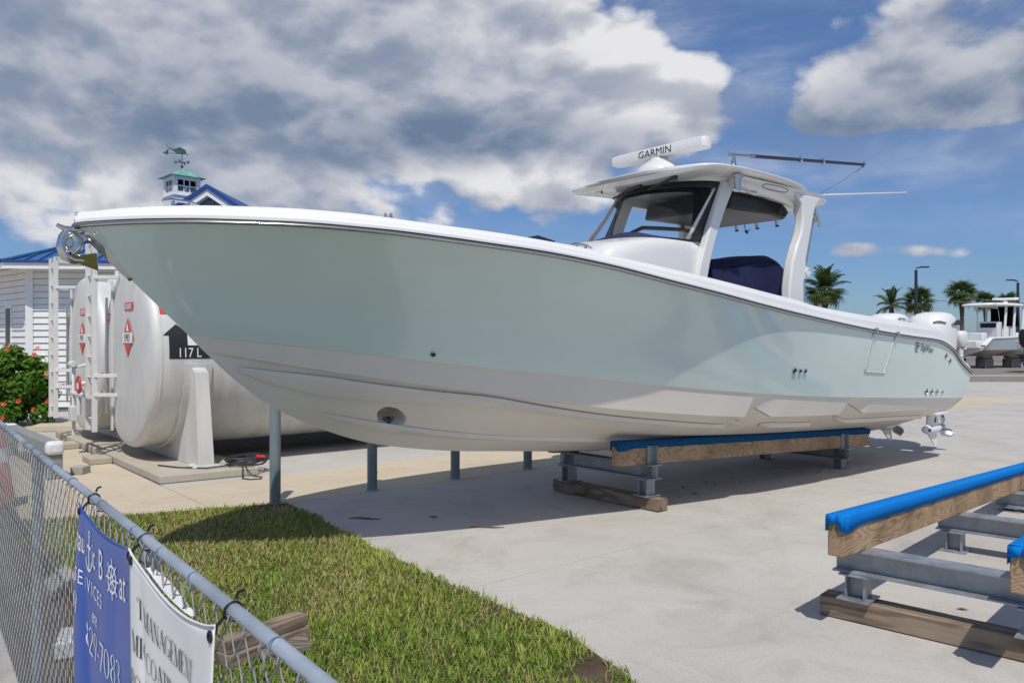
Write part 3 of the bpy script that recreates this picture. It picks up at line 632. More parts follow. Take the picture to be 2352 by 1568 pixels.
zcap = pinterp([-5.06, -4.74, -4.37, -4.03, -3.6, -3.02, -2.5, -2.13, -1.8, -1.5, -.95, -.31, .81, 1.24, 1.5, 2.85, 3.82, 4.71, 5.04, 5.36, 5.77, 6.05],
               [2.552, 2.585, 2.60, 2.602, 2.589, 2.545, 2.511, 2.48, 2.45, 2.406, 2.347, 2.282, 2.163, 2.121, 2.08, 1.993, 1.949, 1.895, 1.80, 1.622, 1.454, 1.35])
SR0, SR1, SN0, SN1, SC0, SC1 = -5.11, 5.92, -4.39, 5.80, -4.28, 5.56
def rail_pt(u, side=-1): s = SR0 + (SR1 - SR0) * u; return Vector((s, side * hr(s), zr(s)))
def knuckle_pt(u, side=-1): s = SN0 + (SN1 - SN0) * u; return Vector((s, side * hk(s), zn(s)))
def chine_pt(u, side=-1): s = SC0 + (SC1 - SC0) * u; return Vector((s, side * hc(s), zc_(s) + step_dz(s)))
STEPS = ((.72, .095, .42), (2.42, .125, .55))
def step_dz(s):
    for s0, hgt, ln in STEPS:
        if s0 < s < s0 + ln: t = (s - s0) / ln; return hgt * (1 if t < .38 else max(0, 1 - (t - .38) / .62))
    return 0.0
def topside(u, v, side=-1):
    a = knuckle_pt(u, side); b = rail_pt(u, side); p = a.lerp(b, v); w = abs(b.y) - abs(a.y)
    p.y -= side * .40 * w * (1 - 1.75 * u if u < .7 else -.225) * math.sin(math.pi * v) * (v ** .35) * min(1, u * 25); return p
us = [(i / 110) ** 1.35 for i in range(111)]
m = MB()
for side in (-1, 1):
    m.grid([[topside(u, j / 18, side) for j in range(19)] for u in us])
hull = m.build('hull', 'gel_green', boat, smooth=60)
m = MB()
for side in (-1, 1):   # white band below the colour line, set in a little
    rows = []
    ss_ = sorted(set([i / 110 for i in range(111)] + [x for s0, _, ln in STEPS for q in (0.0005, -.0005, ln * .38, ln) for x in [((s0 + q) - SC0) / (SC1 - SC0)]]))
    for u in ss_:
        a, b = knuckle_pt(u, side), chine_pt(u, side); ins = Vector((0, -side * .012 * min(1, u * 30), -.004)); a2 = a + ins
        rows.append([a, a2] + [a2.lerp(b, q) for q in (.33, .66, 1)] + [b + Vector((0, -side * min(.03, abs(b.y) * .3), .004))])
    m.grid(rows)
m.build('boot_band', 'gel_bottom', boat, smooth=35)
TH = Vector((-2.84, 0, 0))
def bottom_z(s, t):   # t 0 keel .. 1 chine
    a, b = zk_(s), zc_(s); return a + (b - a) * (t - .05 * math.sin(math.pi * t)) + step_dz(s) * max(0, (t - .55) / .45)
ss_ = sorted(set([round(SC0 + (SC1 - SC0) * (i / 120) ** 1.2, 4) for i in range(121)] + [round(-3.14 + .0125 * i, 4) for i in range(49)] + [s0 + q for s0, _, ln in STEPS for q in (.0005, -.0005, ln * .38, ln)]))
m = MB()
for side in (-1, 1):
    rows = []
    for s in ss_:
        r_ = []
        hcc = max(0.0, hc(s) - min(.03, hc(s) * .3))
        for j in range(61):
            t = (j / 60); y = t * hcc; z = bottom_z(s, t)
            q = math.hypot((s + 2.845) / .112, (y - .235) / .062)
            dep = max(0, min(1, (1.15 - q) / .40)); dep = dep * dep * (3 - 2 * dep)
            r_.append((s + .05 * dep, side * (y - .24 * dep if y > .24 * dep else y * .05), z + .12 * dep))
        rows.append(r_)
    m.grid(rows)
m.build('hull_bottom', 'gel_bottom', boat, smooth=38)
for side in (-1, 1):
    mt_ = MB(); mt_.lathe([(.0, 0), (.045, 0), (.045, .012), (.0, .014)], 16, (-2.80, side * .10, 1.03), 'Y'); th = mt_.build('thruster', 'black', boat)
    mt_ = MB()
    for k in range(4): mt_.bar((-2.80, side * .125, 1.03), (-2.80 + .06 * math.cos(R(45 + 90*k)), side * .125, 1.03 + .06 * math.sin(R(45 + 90*k))), .02, .006, (0, 1, 0))
    mt_.build('thruster_blade', 'rub_grey', th)
# transom
def trans_ring(side): return [rail_pt(1, side), topside(1, .5, side), knuckle_pt(1, side), chine_pt(1, side)]
m = MB(); ps = trans_ring(-1); st_ = trans_ring(1)
k_ = Vector((SC1, 0, zk_(SC1))); m.add(ps + [k_] + st_[::-1], [(0, 1, 2, 6, 7, 8), (2, 3, 4, 5, 6)]); m.build('transom', 'gel_white', boat, smooth=0)
# strakes and chine pieces under the hull
def strake(tab, side, w=.05, hgt=.028, end=True):
    f = pinterp([a for a, b in tab], [b for a, b in tab]); s0, s1 = tab[0][0], tab[-1][0]; rows = []; n_ = 70
    for i in range(n_ + 1):
        s = s0 + (s1 - s0) * i / n_; y = f(s); g = min(1, i / 9) ** .7; h_ = hc(s); dz_ = (bottom_z(s, min(1, (y + .05) / h_)) - bottom_z(s, max(0, (y - .02) / h_)))
        def B(q): return bottom_z(s, min(1, max(0, q / h_)))
        rows.append([(s, side * (y - w * g * .9), B(y - w * g * .9) - .001), (s, side * (y + w * .45 * g), B(y + w*.45*g) - hgt * g), (s, side * (y + w * .6 * g), B(y + w*.6*g) + .004)])
    m = MB(); m.grid(rows)
    if end: o = len(m.v); m.f.append((o-3, o-2, o-1))
    return m
S1 = [(-4.06, .05), (-3.5, .23), (-2.6, .50), (-2.0, .66), (-.85, .82), (.0, .90), (.98, .95)]
S2 = [(-3.46, .085), (-3.0, .15), (-2.6, .19), (-1.7, .27), (-.8, .36), (.4, .42), (2.4, .42)]
S3 = [(1.30, 1.02), (1.55, 1.0), (2.3, 1.0)]; S4 = [(2.75, 1.1), (3.2, 1.05), (5.3, 1.02)]
for side in (-1, 1):
    for tb, w_, h_ in ((S1, .065, .034), (S2, .055, .030), (S3, .10, .045), (S4, .10, .04)): strake(tb, side, w_, h_).build('strake', 'gel_bottom', boat, smooth=50)
# gunwale cap
m = MB(); ucap = [(i / 120) ** 1.3 for i in range(121)]; FLOOR = 1.32
cap_inner = {}
def lerp_(a, b, t): return a + (b - a) * t
def fw_(u, lim, dn=.42):
    a, b = knuckle_pt(u), rail_pt(u); v_ = max(0, 1 - dn / max(.43, b.z - a.z)); s = b.x
    lo, hi = lerp_(SN0, SR0, v_), lerp_(SN1, SR1, v_); uu = (s - lo) / (hi - lo)
    return 0.0 if uu <= 0 else max(0.0, min(lim, abs(topside(min(1, uu), v_).y) - .08 - dn * .12))
for side in (-1, 1):
    rows = []
    for u in ucap:
        p = rail_pt(u, side); s = p.x; H_ = max(.07, zcap(s) - p.z); h = abs(p.y)
        def q(dy, dz): return (s + .0 * dz, side * max(0.0, h - dy), p.z + dz)
        inn = min(.30, h); kd = max(0.0, min(1, (s + 5.05) * 1.1))
        rows.append([q(-.012, .012), q(-.010, .035), q(.012, .045), q(.022, H_ * .62), q(.045, H_ * .66), q(.062, H_ * .93), q(.085, H_), q(inn, H_ + .004), (s, side * fw_(u, h - inn, .10 * kd), p.z - .10 * kd), (s, side * fw_(u, h - inn, .24 * kd), p.z - .24 * kd), (s, side * fw_(u, h - inn, .42 * kd), p.z - .42 * kd)])
        cap_inner.setdefault(side, []).append((s, max(0, h - inn), p.z + H_, fw_(u, h - inn, .42 * kd), p.z - .42 * kd))
    m.grid(rows)
m.build('gunwale', 'gel_cap', boat, smooth=45)
m = MB()   # foredeck and cockpit sole
fd = [(q[0], q[1], q[2]) for q in cap_inner[-1] if q[0] < -3.3]
m.grid([[(s, -h, z), (s, 0, z - .004), (s, h, z)] for s, h, z in fd]); m.build('foredeck', 'gel_cap', boat, smooth=60)
m = MB(); m.grid([[(q[0], -q[3], q[4]), (q[0], 0, q[4] + .01), (q[0], q[3], q[4])] for q in cap_inner[-1]]); m.build('cockpit_sole', 'gel_cap', boat, smooth=60)
# rub rail with stainless insert
for side in (-1, 1):
    pts = [rail_pt(u, side) + Vector((0, side * .008, -.004)) for u in ucap]
    m = MB(); m.tube(pts, .018, 8); rr_ = m.build('rub_rail', 'rub_grey', boat, smooth=60)
    m = MB(); m.tube([p + Vector((0, side * .014, -.006)) for p in pts], .008, 8); m.build('steel_insert', 'stainless', rr_, smooth=60)
    m = MB(); m.tube([p + Vector((0, side * .014, .013)) for p in pts], .0055, 6); m.build('rail_seam', 'black', rr_, smooth=60)
# helper: point on port side
def side_pt(s, z, off=0.0, side=-1):
    lo, hi = 0.0, 1.0
    for _ in range(40):
        v_ = (lo + hi) / 2
        u = 0.5
        for __ in range(24):
            p = topside(max(0, min(1, u)), v_, side); u += (s - p.x) / (SR1 - SR0) * .9
        if p.z < z: lo = v_
        else: hi = v_
    q = topside(max(0, min(1, u + .002)), v_, side); r_ = topside(max(0, min(1, u)), min(1, v_ + .02), side)
    nn = (q - p).cross(r_ - p).normalized()
    if nn.y * side < 0: nn = -nn
    return p + nn * off, nn
def fitting(s, z, r_, name='through_hull'):
    p, nn = side_pt(s, z, .007); t1 = Vector((1, 0, 0)); t1 = (t1 - nn * t1.dot(nn)).normalized(); t2 = nn.cross(t1); m = MB()
    prof = [(1.0, 0), (1.0, .005), (.86, .006), (.82, .001)]; seg = 16
    m.grid([[p + nn * dz + (t1 * math.cos(a) + t2 * math.sin(a)) * r_ * q for a in np.linspace(0, 2*math.pi, seg + 1)[:-1]] for q, dz in prof], wrap=True)
    o = m.build(name, 'stainless', boat, smooth=50); m = MB(); m.add([p + nn * .0015 + (t1 * math.cos(a) + t2 * math.sin(a)) * r_ * .80 for a in np.linspace(0, 2*math.pi, seg + 1)[:-1]], [tuple(range(seg))]); m.build('bore', 'black', o, smooth=0)
for s, z, r_ in ((-2.72, 1.60, .022), (1.28, 1.395, .036), (1.38, 1.39, .026), (1.47, 1.388, .026), (4.50, 1.048, .040), (4.67, 1.04, .036), (4.84, 1.032, .030), (5.03, 1.022, .022), (4.96, 1.51, .034), (5.11, 1.44, .034)): fitting(s, z, r_)
# dive door in the port side
dp = [(2.72, 1.80), (3.30, 1.765), (3.17, 1.325), (2.68, 1.355)]
m = MB(); path = []
for (a, b) in zip(dp, dp[1:] + dp[:1]):
    for i in range(10): path.append((a[0] + (b[0]-a[0])*i/10, a[1] + (b[1]-a[1])*i/10))
m.tube([side_pt(s, z, .004)[0] for s, z in path], .0055, 6, closed=True); dd = m.build('side_door', 'gel_green', boat, smooth=60)
m = MB(); m.tube([side_pt(s, z, .0055)[0] + Vector((.012, 0, -.008)) for s, z in path], .0028, 5, closed=True); m.build('door_gap', mat('door_shadow', (.24, .32, .29), .5), dd)
for s in (2.74, 3.31):
    u = (s - SR0) / (SR1 - SR0); p = rail_pt(u) + Vector((0, -.03, 0)); m = MB(); m.bar(p + Vector((-.028, 0, .02)), p + Vector((.028, 0, .02)), .03, .035); m.tube([p + Vector((0, 0, .03)), p + Vector((.01, -.006, -.03))], .012, 8); m.build('hinge', 'stainless', dd, bevel=.004)
# lettering and round emblem aft
def on_side(s0, z0, tilt):
    base_p, nn = side_pt(s0, z0, .014)
    q = side_pt(s0 + .4, z0, .010)[0]; ex = (q - base_p).normalized(); ey = (Vector((0, 0, 1)) - nn * nn.z).normalized()
    c_, s_ = math.cos(tilt), math.sin(tilt)
    return lambda x, y: base_p + ex * (x * c_ - y * s_) + ey * (x * s_ + y * c_) + nn * .001
def on_hull(s0, z0, tilt): return lambda x, y: side_pt(s0 + x, z0 + y + x * tilt, .006)[0]
put_text('boat_name', 'EdgeWater', .125, on_hull(4.10, 1.592, -.11), 'ink', boat, .72, .1)
fe = on_hull(3.99, 1.628, -.1); em = MB()
for r0, r1, a0_, a1_ in ((.054, .066, 0, 300), (.026, .036, 100, 420), (.0, .022, 0, 150)):
    for k in range(18):
        t0, t1 = R(a0_ + (a1_ - a0_) * k / 18), R(a0_ + (a1_ - a0_) * (k + 1) / 18)
        em.add([fe(r1 * math.cos(t0), r1 * math.sin(t0)), fe(r1 * math.cos(t1), r1 * math.sin(t1)), fe(r0 * math.cos(t1), r0 * math.sin(t1)), fe(r0 * math.cos(t0), r0 * math.sin(t0))], [(0, 1, 2, 3)])
em.build('emblem', 'ink', boat, smooth=0)

# bow: steel stem guard and anchor in its roller
m = MB(); rows = []
for i in range(15):
    t = i / 14; s = -5.07 + .31 * t; z = 2.425 - .305 * t; w_ = .085 * (1 - t ** 2.2) + .012
    rows.append([(s + w_ * 1.0, -w_ * .80 - .012, z + .012), (s + w_ * .35, -w_ * .55, z + .004), (s - .012, 0, z - .006), (s + w_ * .35, w_ * .55, z + .004), (s + w_ * 1.0, w_ * .80 + .012, z + .012)])
m.grid(rows); o = m.build('stem_guard', 'chrome', boat, smooth=60); so = o.modifiers.new('thick', 'SOLIDIFY'); so.thickness = .006; so.offset = 1
anc = [(-5.215, 2.455), (-5.14, 2.428), (-5.12, 2.42), (-5.02, 2.445), (-5.0, 2.36), (-5.03, 2.345), (-5.07, 2.325), (-5.085, 2.295), (-5.083, 2.262), (-4.98, 2.285), (-4.97, 2.275), (-5.0, 2.235), (-5.06, 2.225), (-5.13, 2.222), (-5.172, 2.24), (-5.195, 2.32), (-5.185, 2.385)]
m = MB(); m.tube([(-5.215, 0, 2.455), (-5.17, 0, 2.435), (-5.12, 0, 2.425), (-5.06, 0, 2.44), (-5.01, 0, 2.43)], [.012, .018, .026, .028, .024], 12)
m.tube([(-5.15, 0, 2.425), (-5.18, 0, 2.38), (-5.188, 0, 2.32), (-5.165, 0, 2.255), (-5.11, 0, 2.232), (-5.04, 0, 2.238), (-4.985, 0, 2.265)], [.022, .026, .031, .034, .03, .024, .010], 14)
m.tube([(-5.12, 0, 2.40), (-5.09, 0, 2.365), (-5.10, 0, 2.31), (-5.13, 0, 2.27)], [.03, .034, .034, .03], 14)
m.tube([(-5.13, -.055, 2.29), (-5.13, .055, 2.29)], .016, 12)
an = m.build('anchor_roller', 'chrome', boat, smooth=60)
m = MB(); m.add([(-5.19, 0, 2.245), (-4.965, 0, 2.165), (-5.14, -.085, 2.25), (-4.99, -.075, 2.285), (-5.14, .085, 2.25), (-4.99, .075, 2.285), (-5.10, 0, 2.26)], [(0, 2, 3, 1), (0, 1, 5, 4), (2, 0, 4, 6), (2, 6, 3), (6, 4, 5), (6, 5, 1, 3)]); m.build('anchor_fluke', 'chrome', an, smooth=30, bevel=.006)
m = MB(); m.bar((-5.165, 0, 2.33), (-4.98, 0, 2.43), .022, .05); m.tube([(-5.165, 0, 2.25), (-5.185, 0, 2.31), (-5.175, 0, 2.37), (-5.12, 0, 2.41)], .02, 10); m.build('anchor_shank', 'chrome', an, bevel=.005)
# bow cleats and rails on the cap
def cleat(s, side, name='cleat'):
    u = (s - SR0) / (SR1 - SR0); p = rail_pt(u, side); zt = zcap(s); y = side * (abs(p.y) - .16); m = MB()
    m.tube([(s - .12, y, zt + .028), (s - .06, y, zt + .042), (s + .06, y, zt + .038), (s + .12, y, zt + .022)], [.008, .012, .012, .008], 8)
    for q in (-.05, .05): m.tube([(s + q, y, zt - .01), (s + q, y, zt + .04)], .012, 8)
    m.build(name, 'chrome', boat, smooth=60)
for s in (-4.55, -1.72, 3.9): cleat(s, -1); cleat(s, 1)
m = MB(); m.tube([(-4.75, .05, 2.60), (-4.7, .05, 2.628), (-4.45, .05, 2.632), (-4.42, .05, 2.60)], .009, 8); m.build('bow_hatch_rail', 'chrome', boat, smooth=60)
m = MB(); m.tube([(-2.15, -1.05, 2.50), (-2.0, -1.09, 2.52), (-1.85, -1.12, 2.50)], [.02, .035, .02], 8); m.build('bow_bolster', 'navy', boat, smooth=60)

# console body
def lerp(a, b, t): return a + (b - a) * t
def ring(s0, s1, hw, z, n_=28, pw=3.2, sh=0.0):
    """rounded rectangle at height z"""
    pts = []
    for k in range(n_):
        a = 2 * math.pi * k / n_; c_, q = math.cos(a), math.sin(a)
        x = math.copysign(abs(c_) ** (2 / pw), c_); y = math.copysign(abs(q) ** (2 / pw), q); pts.append(((s0 + s1) / 2 + x * (s1 - s0) / 2 + sh * y * y, y * hw, z))
    return pts
m = MB(); m.grid([ring(-.80, 1.02, .69, 1.30, 28, 6), ring(-.78, 1.02, .69, 2.2, 28, 6), ring(-.74, 1.01, .685, 2.55, 28, 5.5), ring(-.62, 1.0, .68, 2.655, 28, 5), ring(-.36, 1.0, .68, 2.715, 28, 4), ring(-.26, .98, .66, 2.752, 28, 3.4), ring(-.2, .95, .60, 2.765, 28, 3)], wrap=True)
m.f.append(tuple(range(len(m.v) - 28, len(m.v)))); m.build('console', 'gel_white', boat, smooth=40)
# wrap-around windscreen: curved glass, black frame
def ws(a, t):   # a -1..1 around the front from port to starboard, t 0 bottom 1 top
    th_ = a * R(84); bs, bn = .86 - 1.02 * math.cos(th_) ** .9, .665 * math.sin(th_)
    ts, tn = 1.16 - .54 * math.cos(th_) ** .9, .74 * math.sin(th_)
    return Vector((lerp(bs, ts, t), lerp(bn, tn, t), lerp(2.755, 3.43, t) + .02 * math.cos(th_) * t))
na = 40
m = MB(); m.grid([[ws(-1 + 2*i/na, j/10) for i in range(na+1)] for j in range(11)]); wsg = m.build('windscreen', 'glass_clear', boat, smooth=80)
def ws_band(a0, a1, t0, t1, mt, nm, off=.004, n1=30, shape=None):
    m = MB(); rows = []
    for j in range(5):
        row = []
        for i in range(n1 + 1):
            a = lerp(a0, a1, i/n1); t = lerp(t0 if not shape else shape(i/n1)[0], t1 if not shape else shape(i/n1)[1], j/4); p = ws(a, t); c_ = Vector((1.1, 0, p.z)); dr = (p - c_).normalized(); row.append(p + dr * off)
        rows.append(row)
    m.grid(rows); o = m.build(nm, mt, wsg, smooth=80); so = o.modifiers.new('t', 'SOLIDIFY'); so.thickness = .008; return o
ws_band(-1, 1, .90, 1.0, 'black', 'top_frame'); ws_band(-1, 1, 0, .035, 'black', 'bottom_frame')
ws_band(-1.0, -.90, 0, 1, 'black', 'side_frame'); ws_band(.90, 1.0, 0, 1, 'black', 'side_frame')
ws_band(-.885, -.855, .04, .88, 'white_paint', 'curtain_seam', .006)
# navy trimmed clear curtain inside, with rounded clear window
def cut(i):  # tinted header area over the clear window
    return (.80 + .03 * math.sin(i * 3) - .55 * max(0, (.13 - i) / .13) ** 1.5, .90)
ws_band(-.85, .85, 0, 0, 'glass_dark', 'tinted_header', -.02, 40, cut)
ws_band(-.80, .35, 0, 0, 'navy', 'dash_cover', -.03, 40, lambda i: (.0, .05 + .09 * math.exp(-((i - .45) / .22) ** 2)))
ws_band(.80, .885, 0, 1, 'navy_gloss', 'starboard_post', -.05)
# hardtop
hw_ = pinterp([.20, .28, .42, .60, .95, 2.15, 2.42, 2.55, 3.15, 3.38], [.66, .93, 1.03, 1.055, 1.05, 1.0, .94, .86, .80, .62])
hz_ = pinterp([.20, .5, .95, 1.7, 2.3, 2.6, 3.38], [3.488, 3.505, 3.525, 3.53, 3.505, 3.475, 3.46])
sec = [(-1, 0), (-.99, .013), (-.97, .020), (-.6, .032), (0, .04), (.6, .032), (.97, .020), (.99, .013), (1, 0), (.99, -.013), (.96, -.024), (.78, -.045), (.45, -.065), (0, -.07), (-.45, -.065), (-.78, -.045), (-.96, -.024), (-.99, -.013)]
m = MB(); hs = [.20, .23, .28, .34, .42, .52, .65, .8, 1.0, 1.3, 1.6, 1.9, 2.15, 2.3, 2.42, 2.5, 2.6, 2.9, 3.15, 3.28, 3.38]
m.grid([[(s + (.10 * y * y if s < 1 else 0), y * hw_(s), hz_(s) + z * (1 if .25 < s < 3.3 else .5)) for y, z in sec] for s in hs], wrap=True)
nsec = len(sec); m.f += [tuple(range(nsec)), tuple(range(len(m.v) - nsec, len(m.v)))]
htop = m.build('hardtop', 'gel_white', boat, smooth=50)
# header under the hardtop, above the glass, and side beams
m = MB(); rows = []
for t, dz, ex in ((1.0, 0, .012), (1.0, .05, .03), (1.0, .09, .07)):
    row = []
    for i in range(na + 1):
        p = ws(-1 + 2*i/na, 1.0); c_ = Vector((1.2, 0, p.z)); dr = (p - c_).normalized(); q = p + dr * ex; row.append((q.x, q.y, min(3.475, q.z + dz)))
    rows.append(row)
m.grid(rows); m.build('header', 'gel_white', htop, smooth=60)
for side in (-1, 1):
    m = MB(); rows = []
    for s in np.linspace(1.10, 2.75, 14):
        zb = 3.36 - .10 * max(0, (s - 1.9) / .85) ** 1.6; zt_ = 3.48
        rows.append([(s, side * .70, zb + .01), (s, side * .76, zb), (s, side * .86, zb + .05), (s, side * .93, zt_), (s, side * .66, zt_)])
    m.grid(rows, wrap=True); m.f += [(0, 1, 2, 3, 4), tuple(range(len(m.v) - 5, len(m.v)))]; hb_ = m.build('side_header', 'gel_white', htop, smooth=50)
    m = MB(); lp = []
    for k in range(24):
        a = 2 * math.pi * k / 24; c_, q = math.cos(a), math.sin(a); x = 1.82 + .26 * math.copysign(abs(c_) ** .6, c_); t_ = .5 + .36 * math.copysign(abs(q) ** .8, q)
        lp.append((x, side * lerp(.862, .926, t_), lerp(3.412, 3.476, t_) - .004))
    m.tube(lp, .005, 5, closed=True); m.build('light_recess', 'rub_grey', hb_)
    # pillars
    m = MB(); rows = []
    for t in np.linspace(0, 1, 9):
        s = lerp(.62, 1.10, t ** 1.6); w_ = .18 - .05 * math.sin(t * 3.1); z = lerp(2.0, 3.44, t); y = lerp(.675, .74, t); rows.append([(s - w_*.5, side * (y + .035), z), (s + w_ * .75, side * (y + .03), z), (s + w_ * .8, side * (y - .05), z), (s - w_*.5, side * (y - .05), z)])
    m.grid(rows, wrap=True); m.f += [(0, 1, 2, 3), tuple(range(len(m.v)-4, len(m.v)))]; m.build('front_pillar', 'gel_white', boat, smooth=30, bevel=.015)
    rp = [(2.22, 3.44), (2.36, 3.32), (2.385, 3.15), (2.35, 2.99), (2.25, 2.82), (2.15, 2.62), (2.09, 2.35), (2.075, 1.4), (2.40, 1.4), (2.405, 2.42), (2.44, 2.45), (2.50, 2.455), (2.54, 2.49), (2.545, 2.54), (2.51, 2.585), (2.45, 2.60), (2.45, 2.66), (2.56, 3.0), (2.66, 3.30), (2.80, 3.44)]
    m = MB(); m.prism([(s, side * .80, z) for s, z in rp], (0, side * .12, 0)); rpo = m.build('rear_pillar', 'gel_white', boat, smooth=30, bevel=.03, seg=3)
    m = MB(); m.lathe([(.0, .0), (.052, .0), (.052, .008), (.044, .010), (.040, .004), (.0, .004)], 24, (2.478, side * .922 if side > 0 else -.932, 2.525), 'Y'); lg = m.build('round_badge', 'gel_cap', rpo, smooth=40)
    m = MB(); f_ = lambda x, z: (2.478 + x, side * .9385, 2.525 + z)
    for k in range(10):
        t0, t1 = R(150 - 14 * k), R(136 - 14 * k); m.add([f_(.034 * math.cos(t0), .034 * math.sin(t0)), f_(.034 * math.cos(t1), .034 * math.sin(t1)), f_(.02 * math.cos(t1) , .012 + .018 * math.sin(t1)), f_(.02 * math.cos(t0), .012 + .018 * math.sin(t0))], [(0, 1, 2, 3)])
    m.add([f_(-.014, -.026), f_(.010, -.026), f_(.014, -.02), f_(-.01, -.02)], [(0, 1, 2, 3)]); m.build('badge_mark', 'rub_grey', lg, smooth=0)
    m = MB(); m.tube([(2.70, side * .87, 3.34), (2.73, side * .88, 3.30), (2.64, side * .88, 3.05), (2.545, side * .88, 2.75), (2.50, side * .88, 2.60)], .014, 8); m.tube([(2.44, side * .89, 2.43), (2.44, side * .89, 2.02)], .02, 8)
    m.build('grab_rail', 'chrome', rpo, smooth=60)
    m = MB(); m.tube([(2.66, side * .93, 3.25), (2.72, side * .94, 3.08)], .018, 10); m.tube([(2.63, side * .92, 3.2), (2.66, side * .93, 3.14)], .014, 8); m.build('rod_holder', 'chrome', rpo, smooth=60)
# black pod and speaker under the hardtop, tubes
m = MB(); m.prism([(1.38, -.62, 3.40), (1.5, -.62, 3.43), (2.45, -.62, 3.38), (2.60, -.62, 3.28), (2.48, -.62, 3.18), (2.2, -.62, 3.21), (1.32, -.62, 3.20)], (0, 1.24, 0)); pod = m.build('overhead_box', 'black', htop, smooth=30, bevel=.03)
m = MB(); m.tube([(2.43 + .078 * math.cos(a), -.632, 3.27 + .062 * math.sin(a)) for a in np.linspace(0, 6.283, 21)[:-1]], .005, 6, closed=True)
for k in range(6):
    a = R(60 * k); m.bar((2.43 + .02 * math.cos(a), -.634, 3.27 + .016 * math.sin(a)), (2.43 + .072 * math.cos(a + .3), -.634, 3.27 + .056 * math.sin(a + .3)), .005, .008)
m.build('speaker', 'rub_grey', pod)
for y in (-.55, .58):
    m = MB(); m.tube([(.86, y, 2.5), (.92, y, 2.8), (1.05, y, 3.02), (1.25, y, 3.10), (1.6, y, 3.125), (2.05, y, 3.15), (2.2, y, 3.14), (2.35, y, 3.08), (2.6, y, 2.92)] if y > 0 else [(1.2, y, 3.3), (1.2, y, 3.10), (1.24, y, 3.09)], .026, 10); m.build('top_tube', 'black', htop, smooth=60)
m = MB(); m.tube([(2.05, .58, 3.15), (2.02, .58, 3.36)], .024, 8); m.build('top_tube', 'black', htop, smooth=60)
for k, (s, y) in enumerate(((3.0, -.45), (3.02, -.15), (3.03, .15), (3.0, .45))):
    m = MB(); m.tube([(s, y, 3.42), (s + .07, y, 3.22)], .022, 10); o = m.build('rod_holder', 'gel_white', htop, smooth=60); m = MB(); m.lathe([(.026, 0), (.026, .018), (0, .02)], 10, (s + .07, y, 3.205)); m.build('end_cap', 'rubber_dark', o)
m = MB(); m.tube([(2.9, .2, 3.42), (2.88, .2, 3.22), (2.93, .2, 3.16), (3.0, .2, 3.2)], .006, 6); m.tube([(2.90, .2, 3.17), (2.94, .2, 3.15)], .018, 8); m.build('microphone', 'rubber_dark', htop, smooth=60)
# wipers, spotlight, name plate under the brow
for a, b in (((.40, -.585, 3.425), (.40, -.22, 3.35)), ((.46, -.05, 3.425), (.52, .40, 3.35))):
    a, b = Vector(a), Vector(b); m = MB(); m.tube([a + Vector((0, 0, .03)), a, b], [.022, .020, .010], 8); m.tube([a + Vector((0, -.02, 0)), a + Vector((0, .03, -.006))], .026, 10); m.build('wiper', 'black', htop, smooth=60)
m = MB(); m.lathe([(.0, 0), (.036, 0), (.042, .01), (.04, .03), (0, .03)], 16, (.45, .55, 3.415)); m.build('spreader_light', 'stainless', htop, smooth=40)
# radar
m = MB(); m.lathe([(.27, -.02), (.275, .03), (.24, .09), (.16, .15), (.11, .18), (.10, .20), (0, .20)], 24, (.86, 0, 3.59)); rad = m.build('radar_pedestal', 'gel_white', htop, smooth=45)
m = MB(); prof = [(-.085, -.055), (-.095, -.01), (-.085, .05), (-.03, .072), (.03, .072), (.085, .05), (.095, -.01), (.085, -.055), (0, -.065)]
m.grid([[(.86 + x * k, y, 3.855 + z * k + .0) for x, z in prof] for y, k in ((-.665, .72), (-.65, .93), (-.60, 1), (.60, 1), (.65, .93), (.665, .72))], wrap=True); nn_ = len(prof); m.f += [tuple(range(nn_)), tuple(range(len(m.v)-nn_, len(m.v)))]
ra = m.build('radar_array', 'gel_cap', rad, smooth=40)
# lettering on the array's forward face, reading from starboard to port
vs_, fs_ = text_mesh('GARMIN', .118, 1.08); w_ = max(v[0] for v in vs_)
MB().add([(.86 - .0955 + (y - .045) * .02, .235 - x, 3.855 - .044 + y * .98) for x, y in vs_], fs_).build('lettering', 'ink', ra, smooth=0)
# outrigger and whip aerial
m = MB(); m.lathe([(.045, 0), (.05, .02), (.03, .035), (.022, .10), (.024, .13), (0, .135)], 14, (1.05, -.86, 3.565)); m.bar((1.0, -.86, 3.70), (1.42, -.875, 3.745), .045, .03); m.tube([(1.0, -.86, 3.67), (1.0, -.86, 3.73)], .026, 10); orig = m.build('outrigger', 'chrome', htop, smooth=45, bevel=.003)
m = MB(); m.tube([(1.35, -.873, 3.74), (3.80, -.96, 3.985)], [.021, .019], 12); m.build('outrigger_pole', 'pole_dark', orig, smooth=60)
for t in (.40, .60, 1.0):
    p = Vector((1.35, -.873, 3.74)).lerp(Vector((3.80, -.96, 3.985)), t); m = MB(); m.tube([p + Vector((0, 0, -.045)), p + Vector((0, 0, .045))], .014, 8); m.lathe([(.028, -.02), (.03, 0), (.028, .02)], 12, p, 'X'); m.build('line_guide', 'stainless', orig, smooth=50)
m = MB(); e_ = Vector((3.80, -.96, 3.97))
for dy, q in ((0, .0), (.06, .08)): m.tube([e_, e_.lerp(Vector((2.95, -.72, 3.50)), .5) + Vector((0, 0, -.03 - q)), Vector((2.95, -.72 + dy, 3.49))], .0028, 4)
m.build('rigging_line', 'post_grey', orig)
